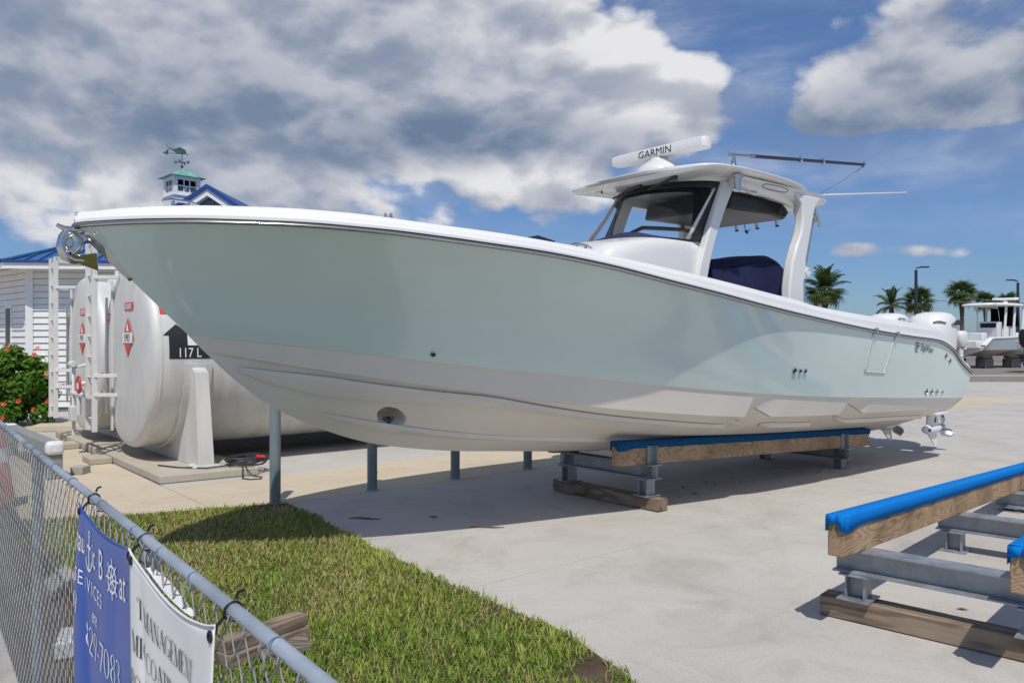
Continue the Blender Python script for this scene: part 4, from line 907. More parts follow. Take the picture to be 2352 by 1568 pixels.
m = MB(); m.tube([(1.02, -.93, 3.48), (1.02, -.93, 3.30)], .036, 12); m.lathe([(.07, 0), (.07, .012), (0, .014)], 14, (1.02, -.93, 3.455)); m.tube([(.90, -.94, 3.31), (1.16, -.94, 3.32)], .018, 8); m.tube([(1.14, -.95, 3.32), (1.30, -.96, 3.31)], [.014, .032], 8); m.build('outrigger_handle', 'stainless', orig, smooth=45)
m = MB(); m.tube([(2.75, -.55, 3.545), (3.1, -.55, 3.56), (6.15, -.5, 3.98)], [.016, .014, .007], 8); m.build('whip_aerial', 'gel_cap', htop, smooth=60)
# navy fabric cover over helm seats
m = MB(); rows = []
prof = [(1.12, 2.60), (1.5, 2.645), (1.75, 2.69), (2.10, 2.735), (2.36, 2.755), (2.50, 2.72), (2.60, 2.655), (2.63, 2.5)]
for i in range(17):
    y = -.55 + 1.1 * i / 16; ed = abs(y) / .55; r_ = [(1.10, y, 1.45), (1.08 + .02 * math.sin(9 * y), y, 2.1)]
    for s, z in prof: r_.append((s + .012 * math.sin(14 * y + s * 3), y * (1 - .02 * math.sin(s * 9)), z - .10 * ed ** 8 + .012 * math.sin(7 * s + 5 * y)))
    r_ += [(2.60 + .02 * math.sin(11 * y), y, 2.1), (2.58, y, 1.45)]; rows.append(r_)
m.grid(rows)
for yy, sg in ((-.55, -1), (.55, 1)):
    rr_ = []
    for k in range(9):
        t = k / 8; row = []
        for s, z in [(1.10, 2.5)] + [(s, z - .10) for s, z in prof[:-1]] + [(2.62, 2.5)]: row.append((s + .015 * math.sin(3 * t + s * 5), yy + sg * (.012 * math.sin(s * 8 + t * 3) + .03 * math.sin(t * 3.1) + .02 * t), lerp(z, 1.45, t)))
        rr_.append(row)
    m.grid(rr_)
m.build('seat_cover', 'navy', boat, smooth=60)

# outboard engines
def outboard(first):
    e = bpy.data.objects.new('outboard_engine', None); C.objects.link(e); e.parent = boat; e.location = first
    def sect(z, s0, s1, hw, pw=2.8): return ring(s0, s1, hw, z, 28, pw)
    m = MB(); m.grid([sect(1.12, -.22, .28, .15), sect(1.26, -.30, .36, .20), sect(1.42, -.36, .43, .255), sect(1.62, -.40, .46, .285), sect(1.82, -.41, .47, .29), sect(1.97, -.39, .47, .285), sect(2.07, -.32, .44, .26), sect(2.125, -.20, .38, .21, 2.4), sect(2.15, -.08, .28, .13, 2.2), sect(2.153, .0, .2, .05, 2)], wrap=True)
    m.f.append(tuple(range(len(m.v) - 28, len(m.v)))); cw = m.build('cowling', 'gel_cap', e, smooth=50)
    for sg in (-1, 1):
        m = MB(); m.prism([(.0, sg * .262, 1.955), (.28, sg * .262, 2.03), (.36, sg * .25, 2.03), (.37, sg * .255, 1.95)], (0, sg * .05, 0)); m.build('air_vent', 'black', cw, smooth=0)
        m = MB(); m.tube([(-.36, sg * .17, 1.99), (-.30, sg * .235, 2.0), (-.18, sg * .276, 1.975)], .012, 6); m.build('latch', 'rub_grey', cw)
    m = MB(); m.grid([sect(1.14, -.20, .26, .13), sect(.9, -.16, .22, .09), sect(.64, -.15, .22, .07)], wrap=True); m.build('midsection', 'gel_cap', e, smooth=50)
    m = MB(); m.bar((-.75, 0, 1.22), (-.1, 0, 1.16), .26, .18); m.bar((-.62, 0, .85), (-.62, 0, 1.3), .24, .06); m.build('bracket', 'gel_cap', e, bevel=.02)
    m = MB(); m.prism([(-.22, -.16, .585), (.05, -.16, .585), (.46, -.10, .56), (.46, .10, .56), (.05, .16, .585), (-.22, .16, .585)], (0, 0, .03)); m.prism([(.32, -.008, .56), (.46, -.008, .56), (.46, -.008, .50), (.42, -.008, .50)], (0, .016, 0)); m.build('cavitation_plate', 'gel_cap', e, bevel=.006)
    m = MB(); m.grid([sect(.66, -.15, .22, .062, 2.2), sect(.5, -.14, .20, .055, 2), sect(.40, -.17, .22, .06, 2)], wrap=True)
    m.lathe([(.0, -.30), (.035, -.27), (.062, -.20), (.078, -.08), (.082, .05), (.075, .18), (.06, .24), (0, .25)], 18, (0, 0, .36), 'X')
    m.add([(-.16, -.012, .31), (.16, -.012, .31), (.20, -.006, .085), (.10, -.006, .10), (-.16, .012, .31), (.16, .012, .31), (.20, .006, .085), (.10, .006, .10)], [(0, 1, 2, 3), (7, 6, 5, 4), (0, 3, 7, 4), (3, 2, 6, 7), (2, 1, 5, 6), (1, 0, 4, 5)])
    gc = m.build('gearcase', 'gel_cap', e, smooth=45)
    for sg in (-1, 1):
        m = MB(); m.prism([(-.02, sg * .050, .46), (.0, sg * .050, .54), (.022, sg * .050, .54), (.002, sg * .050, .46)], (0, sg * .014, 0)); m.build('water_inlet', 'black', gc, smooth=0)
        m = MB(); m.prism([(-.235, sg * .030, .335), (-.185, sg * .048, .33), (-.18, sg * .050, .375), (-.225, sg * .036, .38)], (0, sg * .02, 0)); m.build('water_inlet', 'black', gc, smooth=0)
    m = MB(); m.lathe([(.055, .25), (.058, .30), (.05, .42), (.04, .44), (0, .44)], 16, (0, 0, .36), 'X'); pr = m.build('propeller', 'stainless', e, smooth=45)
    return e, pr
def blade_mesh(mt):
    m = MB(); rows = []
    for i in range(9):
        t = i / 8; r_ = .05 + .155 * t; w_ = .085 * math.sin(math.pi * (.18 + .80 * t)) ** .7 + .004; pit = R(62 - 30 * t); row = []
        for j in range(7):
            c_ = -1 + 2 * j / 6; x = w_ * c_ * math.sin(pit) + .02 * t; y = w_ * c_ * math.cos(pit) + .035 * t; row.append((x, y, r_ - .02 * c_ * c_ * t))
        rows.append(row)
    m.grid(rows); return m.mesh('blade', mt, 80)
bl = {'stainless': blade_mesh('chrome'), 'prop_bronze': blade_mesh('prop_bronze')}
for (n_, rot, mt_) in ((-.72, 20, 'stainless'), (-.03, 50, 'prop_bronze'), (.66, 0, 'stainless')):
    e, pr = outboard((6.5, n_, 0))
    for k in range(3):
        b = inst('blade', bl[mt_], pr, (.34, 0, .36), (R(rot + 120 * k), 0, 0)); so = b.modifiers.new('t', 'SOLIDIFY'); so.thickness = .006

# ================================================================== CRADLES AND BLOCKS
def ibeam(m, p0, p1, w, h, t=.012):
    """I-section between two points on its top centre line"""
    p0, p1 = Vector(p0), Vector(p1); up = Vector((0, 0, 1))
    for dz, ww, hh in ((-t/2, w, t), (-h + t/2, w, t), (-h/2, t, h - 2*t)): m.bar(p0 + up*dz, p1 + up*dz, ww, hh)
    return m
def cradle(label, loc, rz, bunk_ys, x0, x1, zt, slope, crosses, ylim, bunk_mat, carpet, far_short=0.0, bh=.24, bracket=True):
    t = thing('boat_cradle', label, 'cradle', loc, rz)
    zf = lambda x: zt + slope * (x - x0)
    for bi, y in enumerate(bunk_ys):
        xa = x0 + (far_short if bi else 0); m = MB(); n_ = 12
        m.grid([[(x, y - .048, zf(x) - bh), (x, y + .048, zf(x) - bh), (x, y + .048, zf(x) - .01), (x, y - .048, zf(x) - .01)] for x in np.linspace(xa, x1, n_)], wrap=True)
        m.f += [(0, 1, 2, 3), tuple(range(len(m.v)-4, len(m.v)))]; bk = m.build('bunk', bunk_mat, t, smooth=30, bevel=.006)
        m = MB(); rows = []; xs_ = np.linspace(xa - .012, x1 + .01, 60)
        for i, x in enumerate(xs_):
            jz = .0025 * math.sin(i * 1.3) + .002 * math.sin(i * 2.9 + 1); dn = .075 + jz + (.02 if i < 2 else 0)
            rows.append([(x, y - .058, zf(x) - dn), (x, y - .0565, zf(x) - .03), (x, y - .055, zf(x) - .006), (x, y - .049, zf(x) + .001), (x, y + .049, zf(x) + .001), (x, y + .055, zf(x) - .006), (x, y + .0565, zf(x) - .03), (x, y + .058, zf(x) - dn - jz)])
        m.grid(rows)
        m.add([(xs_[0] - .002, y - .054, zf(x0) - .09), (xs_[0] - .002, y - .052, zf(x0)), (xs_[0] - .004, y - .012, zf(x0) + .004), (xs_[0] - .006, y - .008, zf(x0) - .045), (xs_[0] - .004, y - .03, zf(x0) - .088)], [(0, 1, 2, 3, 4)])
        m.add([(xs_[0] - .002, y + .054, zf(x0) - .06), (xs_[0] - .002, y + .052, zf(x0)), (xs_[0] - .006, y - .012, zf(x0) + .004), (xs_[0] - .008, y + .002, zf(x0) - .05)], [(0, 1, 2, 3)])
        o = m.build('carpet', carpet, bk, smooth=50); so = o.modifiers.new('t', 'SOLIDIFY'); so.thickness = .004
    for (x, z0) in crosses:      # cross beam and its feet; z0 ground height under the feet
        top = zf(x) - bh; h_ = .145; m = MB(); ibeam(m, (x, ylim[0], top), (x, ylim[1], top), .15, h_); cb = m.build('cross_beam', 'galv', t, smooth=0, bevel=.002)
        for y in bunk_ys:
            m = MB(); zt_ = top - h_; zb = z0
            if zt_ - zb > .03:
                m.box((x, y, zb + .005), (.21, .19, .010)); m.box((x, y, zt_ - .006), (.20, .17, .010))
                m.box((x, y - .052, (zb + zt_) / 2), (.13, .010, zt_ - zb - .02)); m.box((x, y + .052, (zb + zt_) / 2), (.13, .010, zt_ - zb - .02)); m.box((x, y, (zb + zt_) / 2), (.010, .10, zt_ - zb - .02))
                m.build('foot', 'galv', t, smooth=0, bevel=.002)
            if bracket:
                m = MB()
                for sg in (-1, 1):
                    yb = y + sg * .056; m.box((x - .05, yb, top + .085), (.012, .016, .22)); m.box((x + .045, yb + sg * .024, top + .085), (.012, .062, .20)); m.box((x, yb + sg * .004, top + .085), (.10, .008, .20))
                m.box((x, y, top - .07), (.012, .16, .12)); m.build('bracket', 'galv', t, smooth=0, bevel=.002)
    return t
cradle('steel boat cradle with two blue carpeted timber bunks under the green boat', (O2.x, O2.y, 0), ANG, (-.56, .56), -.50, 4.70, .722, -.046, ((-.03, .135), (3.95, 0.0)), (-.70, .70), 'wood_new', 'carpet_shaded', .18)
p0, p1 = W(-.02, -.76), W(-.02, .76)
timber('timber_block', 'dark weathered timber under the front feet of the cradle that holds the boat', p0, p1, .15, .125, .006, 'wood_oldx', jag=.003)
C2 = Vector((1.87, 4.55, 0)); A2 = math.atan2(.73, .68); D2 = Vector((math.cos(A2), math.sin(A2), 0)); N2 = Vector((-D2.y, D2.x, 0))
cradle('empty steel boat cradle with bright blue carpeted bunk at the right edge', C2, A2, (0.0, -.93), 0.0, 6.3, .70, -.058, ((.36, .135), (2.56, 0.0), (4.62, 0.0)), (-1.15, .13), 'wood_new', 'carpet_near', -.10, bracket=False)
timber('timber_block', 'long weathered timber under the front feet of the empty cradle', C2 + D2 * .37 + N2 * .21, C2 + D2 * .37 - N2 * 1.75, .15, .125, .006, 'wood_oldx', jag=.004)

# bollards behind the boat
names = ('nearest the grass', 'second from the grass', 'third from the grass', 'farthest from the grass, beside the cradle')
for (vx, vy), nm in zip(((632, 1155), (855, 1126), (1045.5, 1099), (1212, 1077)), names):
    p = G(vx, vy); t = thing('bollard', 'grey painted steel bollard, %s' % nm, 'bollard', p, 0, 'grey bollards in a row behind the boat')
    m = MB(); m.lathe([(.057, -.02), (.057, 1.02), (.053, 1.05), (.04, 1.075), (.0, 1.085)], 20); m.build('pipe', 'post_grey', t, smooth=50)
    m = MB(); m.lathe([(.075, 0), (.07, .006), (.058, .010)], 20); m.build('collar', 'conc_walk', t, smooth=50)

# ================================================================== FUEL TANKS
H1 = Vector((-5.29, 10.85, 0)); PLZ = .10
for yy, x0_, x1_, lab in ((0, -.12, 1.05, 'front'), (0, 5.9, 7.1, 'rear')):
    m = MB(); m.prism([(x0_, -1.85, .004), (x1_, -1.95, .004), (x1_, 4.35, .004), (x0_ + .02, 4.3, .004)], (0, 0, PLZ - .004)); m.box((x0_ - .14, .55, .045), (.28, .5, .085)); m.box((x0_ - .12, 2.5, .045), (.24, .4, .085))
    o = m.build('concrete_plinth', 'conc_plinth', smooth=0, bevel=.012); o.location = H1; o.rotation_euler = (0, 0, ANG); tag(o, 'low concrete plinth carrying the %s saddles of the two white tanks' % lab, 'plinth')
def tank(label, yoff):
    org = H1 + Vector((NV.x, NV.y, 0)) * yoff; t = thing('fuel_tank', label, 'tank', org, ANG, 'white horizontal fuel tanks')
    RC, ZC, LN = 1.25, 1.50, 7.6
    m = MB(); pr = [(0, -.075), (.4, -.07), (.8, -.055), (1.05, -.038), (1.17, -.022), (1.215, -.005), (1.24, .03), (1.25, .075), (1.25, .26), (1.25, LN - .2), (1.2, LN), (.8, LN + .1), (0, LN + .13)]
    m.lathe(pr, 64, (0, 0, ZC), 'X'); sh = m.build('shell', 'tank_white', t, smooth=40)
    m = MB(); m.lathe([(1.251, .072), (1.256, .075), (1.256, .095), (1.251, .10)], 64, (0, 0, ZC), 'X'); m.build('seam', 'tank_white', sh)
    for x in (.53, 6.5):
        m = MB(); arc = [(1.255 * math.cos(R(a)), ZC + 1.255 * math.sin(R(a))) for a in np.linspace(186, 354, 32)]
        poly = [(-1.56, PLZ), (-1.36, 1.33)] + arc + [(1.36, 1.33), (1.56, PLZ)]; m.prism([(x - .085, y, z) for y, z in poly], (.17, 0, 0)); sd = m.build('saddle', 'tank_white', t, smooth=0, bevel=.01)
        m = MB()
        for i in range(40):
            a0_, a1_ = R(184 + 172 * i / 40), R(184 + 172 * (i + 1) / 40); m.add([(x + q, r_ * math.cos(a), ZC + r_ * math.sin(a)) for a in (a0_, a1_) for q in (-.17, .17) for r_ in (1.254, 1.285)], [(0, 2, 6, 4), (1, 5, 7, 3), (0, 1, 3, 2), (4, 6, 7, 5), (0, 4, 5, 1), (2, 3, 7, 6)])
        m.build('strap', 'tank_white', sd, smooth=30)
        for sg in (-1, 1):
            m = MB(); m.prism([(x - .10, sg * 1.57, PLZ + .002), (x + .10, sg * 1.57, PLZ + .002), (x + .085, sg * 1.40, 1.31), (x - .085, sg * 1.40, 1.31)], (0, -sg * .10, 0)); m.prism([(x - .17, sg * 1.58, PLZ + .001), (x + .16, sg * 1.62, PLZ + .001), (x + .16, sg * 1.3, PLZ + .001), (x - .17, sg * 1.3, PLZ + .001)], (0, 0, .03)); m.build('pier', 'tank_white', sd, smooth=0, bevel=.008)
    # ladder in front of the head
    ld = None; xl, y0, y1, zb, zt_ = -.30, .52, .90, .43, 3.10
    m = MB()
    for y in (y0, y1):
        m.bar((xl, y, zb), (xl, y, zt_), .035, .07, (1, 0, 0)); m.bar((xl, y, zt_ - .03), (xl + .5, y, zt_ - .03), .035, .07)
    ld = m.build('ladder', 'white_paint', t, smooth=0, bevel=.004)
    for k in range(9): m = MB(); m.tube([(xl, y0, zb + .18 + .29 * k), (xl, y1, zb + .18 + .29 * k)], .015, 8); m.build('rung', 'white_paint', ld)
    for z in (.95, 1.22, 2.6): [MB().bar((xl, ya, z), (-.03, yb, z), .05, .05).build('ladder_bracket', 'white_paint', ld, bevel=.004) for ya, yb in ((y0, .30), (y1, 1.0))]
    for y, w_ in ((.55, .05), (.86, .05)):
        zz = math.sqrt(max(0, 1.2 ** 2 - y * y)); m = MB(); m.bar((-.066, y, ZC - zz), (-.066, y, ZC + zz), .03, w_, (0, 1, 0)); m.build('head_channel', 'tank_white', sh, bevel=.005)
    # placards
    def hp(y, z): r_ = math.hypot(y, z - ZC); return -.078 + .035 * (r_ ** 3)
    def plate(y, z, w_, h_, mt, nm, par, dx=0.0, diamond=False):
        ps = [(y - w_/2, z), (y, z - h_/2), (y + w_/2, z), (y, z + h_/2)] if diamond else [(y - w_/2, z - h_/2), (y + w_/2, z - h_/2), (y + w_/2, z + h_/2), (y - w_/2, z + h_/2)]
        m = MB(); m.prism([(hp(y, z) - .004 - dx, a, b) for a, b in ps], (.004, 0, 0)); return m.build(nm, mt, par, smooth=0)
    dm = plate(-.30, 1.75, .50, .52, 'label_red', 'placard', t, 0, True); plate(-.30, 1.75, .46, .14, 'white_print', 'number_panel', dm, .003)
    put_text('number', '1993', .15, lambda x, y, q=hp(-.3, 1.75): (q - .0125, -.145 - x, 1.70 + y), 'ink', dm, .92)
    m = MB(); m.prism([(hp(-.3, 1.75) - .0095, -.30 + a * .05, 1.875 + b * .06) for a, b in ((-.9, -.6), (.9, -.6), (.5, .2), (.1, 1), (-.35, .3))], (.004, 0, 0)); m.build('flame_mark', 'white_print', dm, smooth=0)
    for y, z, w_, h_ in ((-.30, 2.17, .38, .105), (.80, 2.05, .30, .105)):
        pl = plate(y, z, w_, h_, 'label_red', 'label_plate', t); m = MB()
        for q in (-.025, .0, .025): m.prism([(hp(y, z) - .0075, y - w_*.36, z + q - .006), (hp(y, z) - .0075, y + w_*.36, z + q - .006), (hp(y, z) - .0075, y + w_*.36, z + q + .006), (hp(y, z) - .0075, y - w_*.36, z + q + .006)], (.003, 0, 0))
        pt = m.build('label_print', 'white_print', pl, smooth=0); pt['kind'] = 'stuff'
    def cyl(x, a, off=.003):  # a is arc length up from the waterline of the near side
        th_ = a / RC; r_ = RC + off; return Vector((x, -r_ * math.cos(th_), ZC + r_ * math.sin(th_)))
    def patch(x0, x1, a0_, a1_, mt, nm, par, off=.004, poly=None):
        m = MB(); m.grid([[cyl(lerp(x0, x1, i / 6), lerp(a0_, a1_, j / 6), off) for i in range(7)] for j in range(7)]); return m.build(nm, mt, par, smooth=60)
    ns = patch(.09, .62, .57, .70, 'label_red', 'warning_plate', t, .006); put_text('warning_text', 'NO SMOKING', .105, lambda x, y: cyl(.14 + x, .60 + y, .010), 'white_print', ns, .75)
    ar = patch(.17, 1.05, -.02, .30, 'ink', 'arrow_sign', t, .005)
    m = MB(); m.add([cyl(.10, .28, .0055), cyl(.27, .43, .0055), cyl(.44, .28, .0055)], [(0, 1, 2)]); m.build('arrow_head', 'ink', ar, smooth=0)
    m = MB(); m.grid([[cyl(lerp(.40, .54, i/3), lerp(.15, .32, j/3), .009) for i in range(4)] for j in range(4)]); m.build('pictogram', 'white_print', ar)
    put_text('arrow_text', '117 L', .17, lambda x, y: cyl(.27 + x, .0 + y, .011), 'white_print', ar, .78)
    m = MB(); m.lathe([(.05, 0), (.05, 1.0), (.075, 1.02), (.075, 1.12), (.06, 1.16), (0, 1.17)], 14, (4.15, 0, 2.74)); m.build('vent_pipe', 'galv', t, smooth=40)
    m = MB(); m.lathe([(.10, 0), (.10, .06), (.04, .08), (.04, .16), (.0, .17)], 14, (.55, .15, 2.73)); m.lathe([(.12, 0), (.12, .09), (0, .1)], 14, (.9, -.1, 2.74)); m.build('roof_fitting', 'white_paint', t, smooth=40)
    return t
tank('white horizontal fuel tank nearest the boat, with black arrow sign', 0.0)
tank('white horizontal fuel tank behind the first, farther from the boat', 2.65)
def LW(x, y, z=0.0): p = H1 + Vector((DV.x, DV.y, 0)) * x + Vector((NV.x, NV.y, 0)) * y; return Vector((p.x, p.y, z))
# valve tag and fill pipework between the tanks
t = thing('fill_pipe', 'white fill pipe with round red tag standing between the two tanks', 'pipe', LW(-.34, 1.28), ANG)
m = MB(); m.tube([(0, 0, .62), (0, 0, 1.02), (.03, 0, 1.08), (.25, .0, 1.10)], .03, 12); m.tube([(0, -.60, .92), (0, .45, .92)], .035, 12); m.tube([(-.02, -.56, .92), (-.10, -.56, 1.06)], .012, 8); m.tube([(0, .35, .3), (0, .35, 1.3), (.2, .35, 1.36)], .026, 10); m.build('pipework', 'white_paint', t, smooth=60)
m = MB(); m.lathe([(0, -.012), (.125, -.012), (.13, 0), (.125, .012), (0, .012)], 24, (-.12, -.56, 1.09), 'X'); rt = m.build('red_tag', 'red', t, smooth=40)
m = MB(); m.box((-.1335, -.56, 1.075), (.002, .11, .085)); m.build('tag_print', 'white_print', rt, smooth=0)
m = MB(); m.box((-.02, .3, .62), (.10, .16, .22)); m.build('valve', 'white_paint', t, bevel=.01); m = MB(); m.tube([(-.02, .26, 1.36), (-.02, .44, 1.36)], .05, 12); m.build('valve', 'white_paint', t, bevel=.01)
# cable heap on the plinth
t = thing('cable_coil', 'heap of black cable with red plug lying on the tank plinth', 'cable', LW(.98, -1.62, PLZ), ANG)
m = MB()
for k in range(7):
    r0 = random.uniform(.10, .21); ox, oy = random.uniform(-.08, .08), random.uniform(-.1, .1)
    m.tube([(ox + r0 * 1.3 * math.cos(a) + .02 * math.sin(3*a + k), oy + r0 * math.sin(a), .02 + .012 * k + .01 * math.sin(2*a + k)) for a in np.linspace(0, 6.283, 26)[:-1]], .010, 6, closed=True)
m.tube([(-.1, -.2, .03), (-.13, -.32, .02), (-.16, -.38, -.04), (-.2, -.48, -.09), (-.16, -.62, -.092), (-.04, -.66, -.092), (.02, -.55, -.092), (-.05, -.42, -.08), (-.09, -.34, .0), (-.06, -.2, .03)], .008, 6)
m.tube([(-.12, -.05, .02), (-.5, -.05, .012), (-.75, .25, .012), (-.88, .6, .012)], .009, 6); m.build('cable', 'rubber_dark', t, smooth=60)
m = MB(); m.tube([(.13, -.10, .10), (.24, -.12, .085)], [.032, .026], 10); m.build('plug', 'red', t, smooth=50)

# low grey service rail with wrapped ends, traffic cone
A_, B_ = Vector((-5.66, 9.75, 0)), Vector((-7.55, 11.85, 0)); L_ = (B_ - A_).length; az = math.atan2(B_.y - A_.y, B_.x - A_.x)
t = thing('service_rail', 'low grey box rail with white plastic wrapped ends behind the fence', 'rail', A_, az)
m = MB(); m.box((L_/2, 0, .375), (L_ + .1, .17, .15)); m.build('beam', 'box_grey', t, smooth=0, bevel=.008)
for x in (.03, L_ - .05): m = MB(); m.box((x, 0, .152), (.14, .17, .29)); m.build('leg', 'box_grey', t, smooth=0, bevel=.008)
for x in (.0, L_): m = MB(); m.box((x, 0, .385), (.17, .20, .17)); o = m.build('wrapping', 'plastic_wrap', t, smooth=40, bevel=.05, seg=3)
m = MB(); m.box((-.10, .35, .05), (.16, .2, .1)); o = m.build('valve_box', 'conc_walk', smooth=0, bevel=.01); o.location = G(168, 1098); tag(o, 'small grey concrete valve box beside the service rail', 'box')
cp = G(-4, 1162); t = thing('traffic_cone', 'faded orange traffic cone with white collar behind the fence', 'cone', cp)
m = MB(); m.box((0, 0, .03), (.40, .40, .05)); m.build('base', 'rubber_dark', t, smooth=0, bevel=.02)
m = MB(); m.lathe([(.155, .055), (.145, .08), (.04, .86), (.034, .88), (.026, .885)], 24); cn = m.build('cone', 'orange', t, smooth=50)
m = MB(); m.lathe([(.0985, .46), (.0965, .47), (.0805, .59), (.079, .60)], 24); m.build('collar', 'white_print', cn, smooth=50)

# ================================================================== WHITE BUILDING WITH BLUE METAL ROOF
Z_E = 3.55
foot = [Vector((-11.63, 19.0, 0)), Vector((-4.2, 19.7, 0)), Vector((-4.2, 27, 0)), Vector((-15.5, 27, 0)), Vector((-15.5, 22.3, 0))]
bld = thing('siding_building', 'white clapboard building with blue standing seam metal roof behind the hibiscus', 'building', foot[0])
rel_ = [p - foot[0] for p in foot]
m = MB(); nf = len(rel_)
m.add([(p.x, p.y, 0) for p in rel_] + [(p.x, p.y, Z_E) for p in rel_], [(i, (i+1) % nf, nf + (i+1) % nf, nf + i) for i in range(nf)]); core = m.build('wall', 'gable_grey', bld, smooth=0)  # dark grey core shows in board gaps, painting in the shade lines between boards
def boards(a, b, n_out, par):
    L = (b - a).length; ang = math.atan2((b - a).y, (b - a).x); hB = .155
    m = MB(); m.add([(0, -.004, 0), (L, -.004, 0), (L, -.042, 0), (0, -.042, 0), (0, -.004, hB - .013), (L, -.004, hB - .013), (L, -.014, hB - .013), (0, -.014, hB - .013)], [(0, 3, 2, 1), (4, 5, 6, 7), (0, 1, 5, 4), (1, 2, 6, 5), (2, 3, 7, 6), (3, 0, 4, 7)]); me = m.mesh('siding_board', 'siding', 0)
    for k in range(22): inst('siding_board', me, par, (a.x, a.y, .12 + k * hB), (0, 0, ang))
boards(rel_[0], rel_[1], None, core); boards(rel_[4], rel_[0], None, core)
m = MB(); m.box((0, 0, Z_E / 2), (.16, .16, Z_E), .4); m.build('corner_board', 'trim_white', bld, smooth=0)
ad = (rel_[4] - rel_[0]).normalized(); aw = math.atan2(ad.y, ad.x)
for (o_, ang_, q, w_, z0_, z1_) in ((rel_[0], aw + math.pi, 1.35, .30, 1.55, 2.55),):
    p = rel_[0] + ad * q; nn_ = Vector((-ad.y, ad.x, 0)); nn_ = nn_ if nn_.y < 0 else -nn_
    m = MB(); m.box(p + nn_ * .02 + Vector((0, 0, 2.05)), (w_ + .14, .06, 1.10), aw); wd = m.build('window', 'trim_white', bld, smooth=0); m = MB(); m.box(p + nn_ * .052 + Vector((0, 0, 2.05)), (w_, .02, .96), aw); m.build('pane', 'window_dark', wd, smooth=0)
m = MB(); m.box(rel_[0].lerp(rel_[1], .155) + Vector((0, -.02, 2.1)), (.34, .06, 1.1), .094); wd = m.build('window', 'trim_white', bld, smooth=0); m = MB(); m.box(rel_[0].lerp(rel_[1], .155) + Vector((0, -.052, 2.1)), (.22, .02, .96), .094); m.build('pane', 'window_dark', wd, smooth=0)
# roof
eave = [Vector((-11.88, 18.38, 0)), Vector((-3.5, 19.1, 0)), Vector((-3.5, 28, 0)), Vector((-16.2, 28, 0)), Vector((-16.2, 22.1, 0))]; eave = [p - foot[0] for p in eave]
r0, r1 = Vector((-9.6, 23.1, 5.25)) - foot[0], Vector((-7.2, 23.3, 5.25)) - foot[0]
m = MB(); ez = Z_E + .02; v_ = [(p.x, p.y, ez) for p in eave] + [tuple(r0), tuple(r1)]
m.add(v_, [(0, 1, 6, 5), (1, 2, 6), (2, 3, 5, 6), (3, 4, 5), (4, 0, 5)]); roof = m.build('roof', 'roof_blue', bld, smooth=0)
m = MB(); m.add([(p.x, p.y, ez - .03) for p in eave], [tuple(range(5))]); m.build('soffit', 'trim_white', roof, smooth=0)
for (i, j), col_, dz, hh, off_ in (((0, 1), 'trim_white', -.10, .14, 0), ((4, 0), 'trim_white', -.10, .14, 0), ((0, 1), 'fascia_blue', .0, .06, .03), ((4, 0), 'fascia_blue', .0, .06, .03)):
    a, b = eave[i], eave[j]; ou = Vector(((b - a).y, -(b - a).x, 0)).normalized() * off_; m = MB(); m.bar(a + ou + Vector((0, 0, ez + dz)), b + ou + Vector((0, 0, ez + dz)), .04 + off_, hh); m.build('fascia', col_, roof, smooth=0)
A0, B0 = eave[0], eave[1]
for k in range(27):
    q = (k + .5) / 27; lo = A0.lerp(B0, q); top = None
    # walk up the front slope, square to the eave, until the hip or ridge
    ex_ = (B0 - A0).normalized(); L_f = (B0 - A0).length; xx = q * L_f; xr0 = (Vector((r0.x, r0.y, 0)) - A0).dot(ex_); xr1 = (Vector((r1.x, r1.y, 0)) - A0).dot(ex_); fr = min(1, xx / xr0, (L_f - xx) / max(.1, L_f - xr1))
    dpt = ((Vector((r0.x, r0.y, 0)) - A0) - ex_ * xr0); up_ = lo + dpt * fr; m = MB(); m.bar(lo + Vector((0, 0, ez + .02)), Vector((up_.x, up_.y, ez + (5.25 - ez) * fr + .02)), .03, .05); m.build('roof_seam', 'roof_blue', roof, smooth=0)
for k in range(16):
    a4, a0 = eave[4], eave[0]; q = (k + .5) / 16; lo = a4.lerp(a0, q); ex_ = (a0 - a4).normalized(); L_f = (a0 - a4).length; xr = (Vector((r0.x, r0.y, 0)) - a4).dot(ex_); fr = min(1, q * L_f / xr, (L_f - q * L_f) / max(.1, L_f - xr)); dpt = (Vector((r0.x, r0.y, 0)) - a4) - ex_ * xr; up_ = lo + dpt * fr
    m = MB(); m.bar(lo + Vector((0, 0, ez + .02)), Vector((up_.x, up_.y, ez + (5.25 - ez) * fr + .02)), .03, .05); m.build('roof_seam', 'roof_blue', roof, smooth=0)
m = MB(); m.bar(eave[0] + Vector((0, 0, ez + .03)), r0 + Vector((0, 0, .03)), .16, .05); m.build('hip_cap', 'roof_blue', roof, smooth=0)
# white pipe post by the wall
m = MB(); m.lathe([(.085, 0), (.085, 1.42), (.095, 1.43), (.095, 1.47), (0, 1.475)], 16); o = m.build('pipe_post', 'white_paint', smooth=45); o.location = G(120, 946); tag(o, 'short white pipe post between the hibiscus and the tank ladder', 'post')

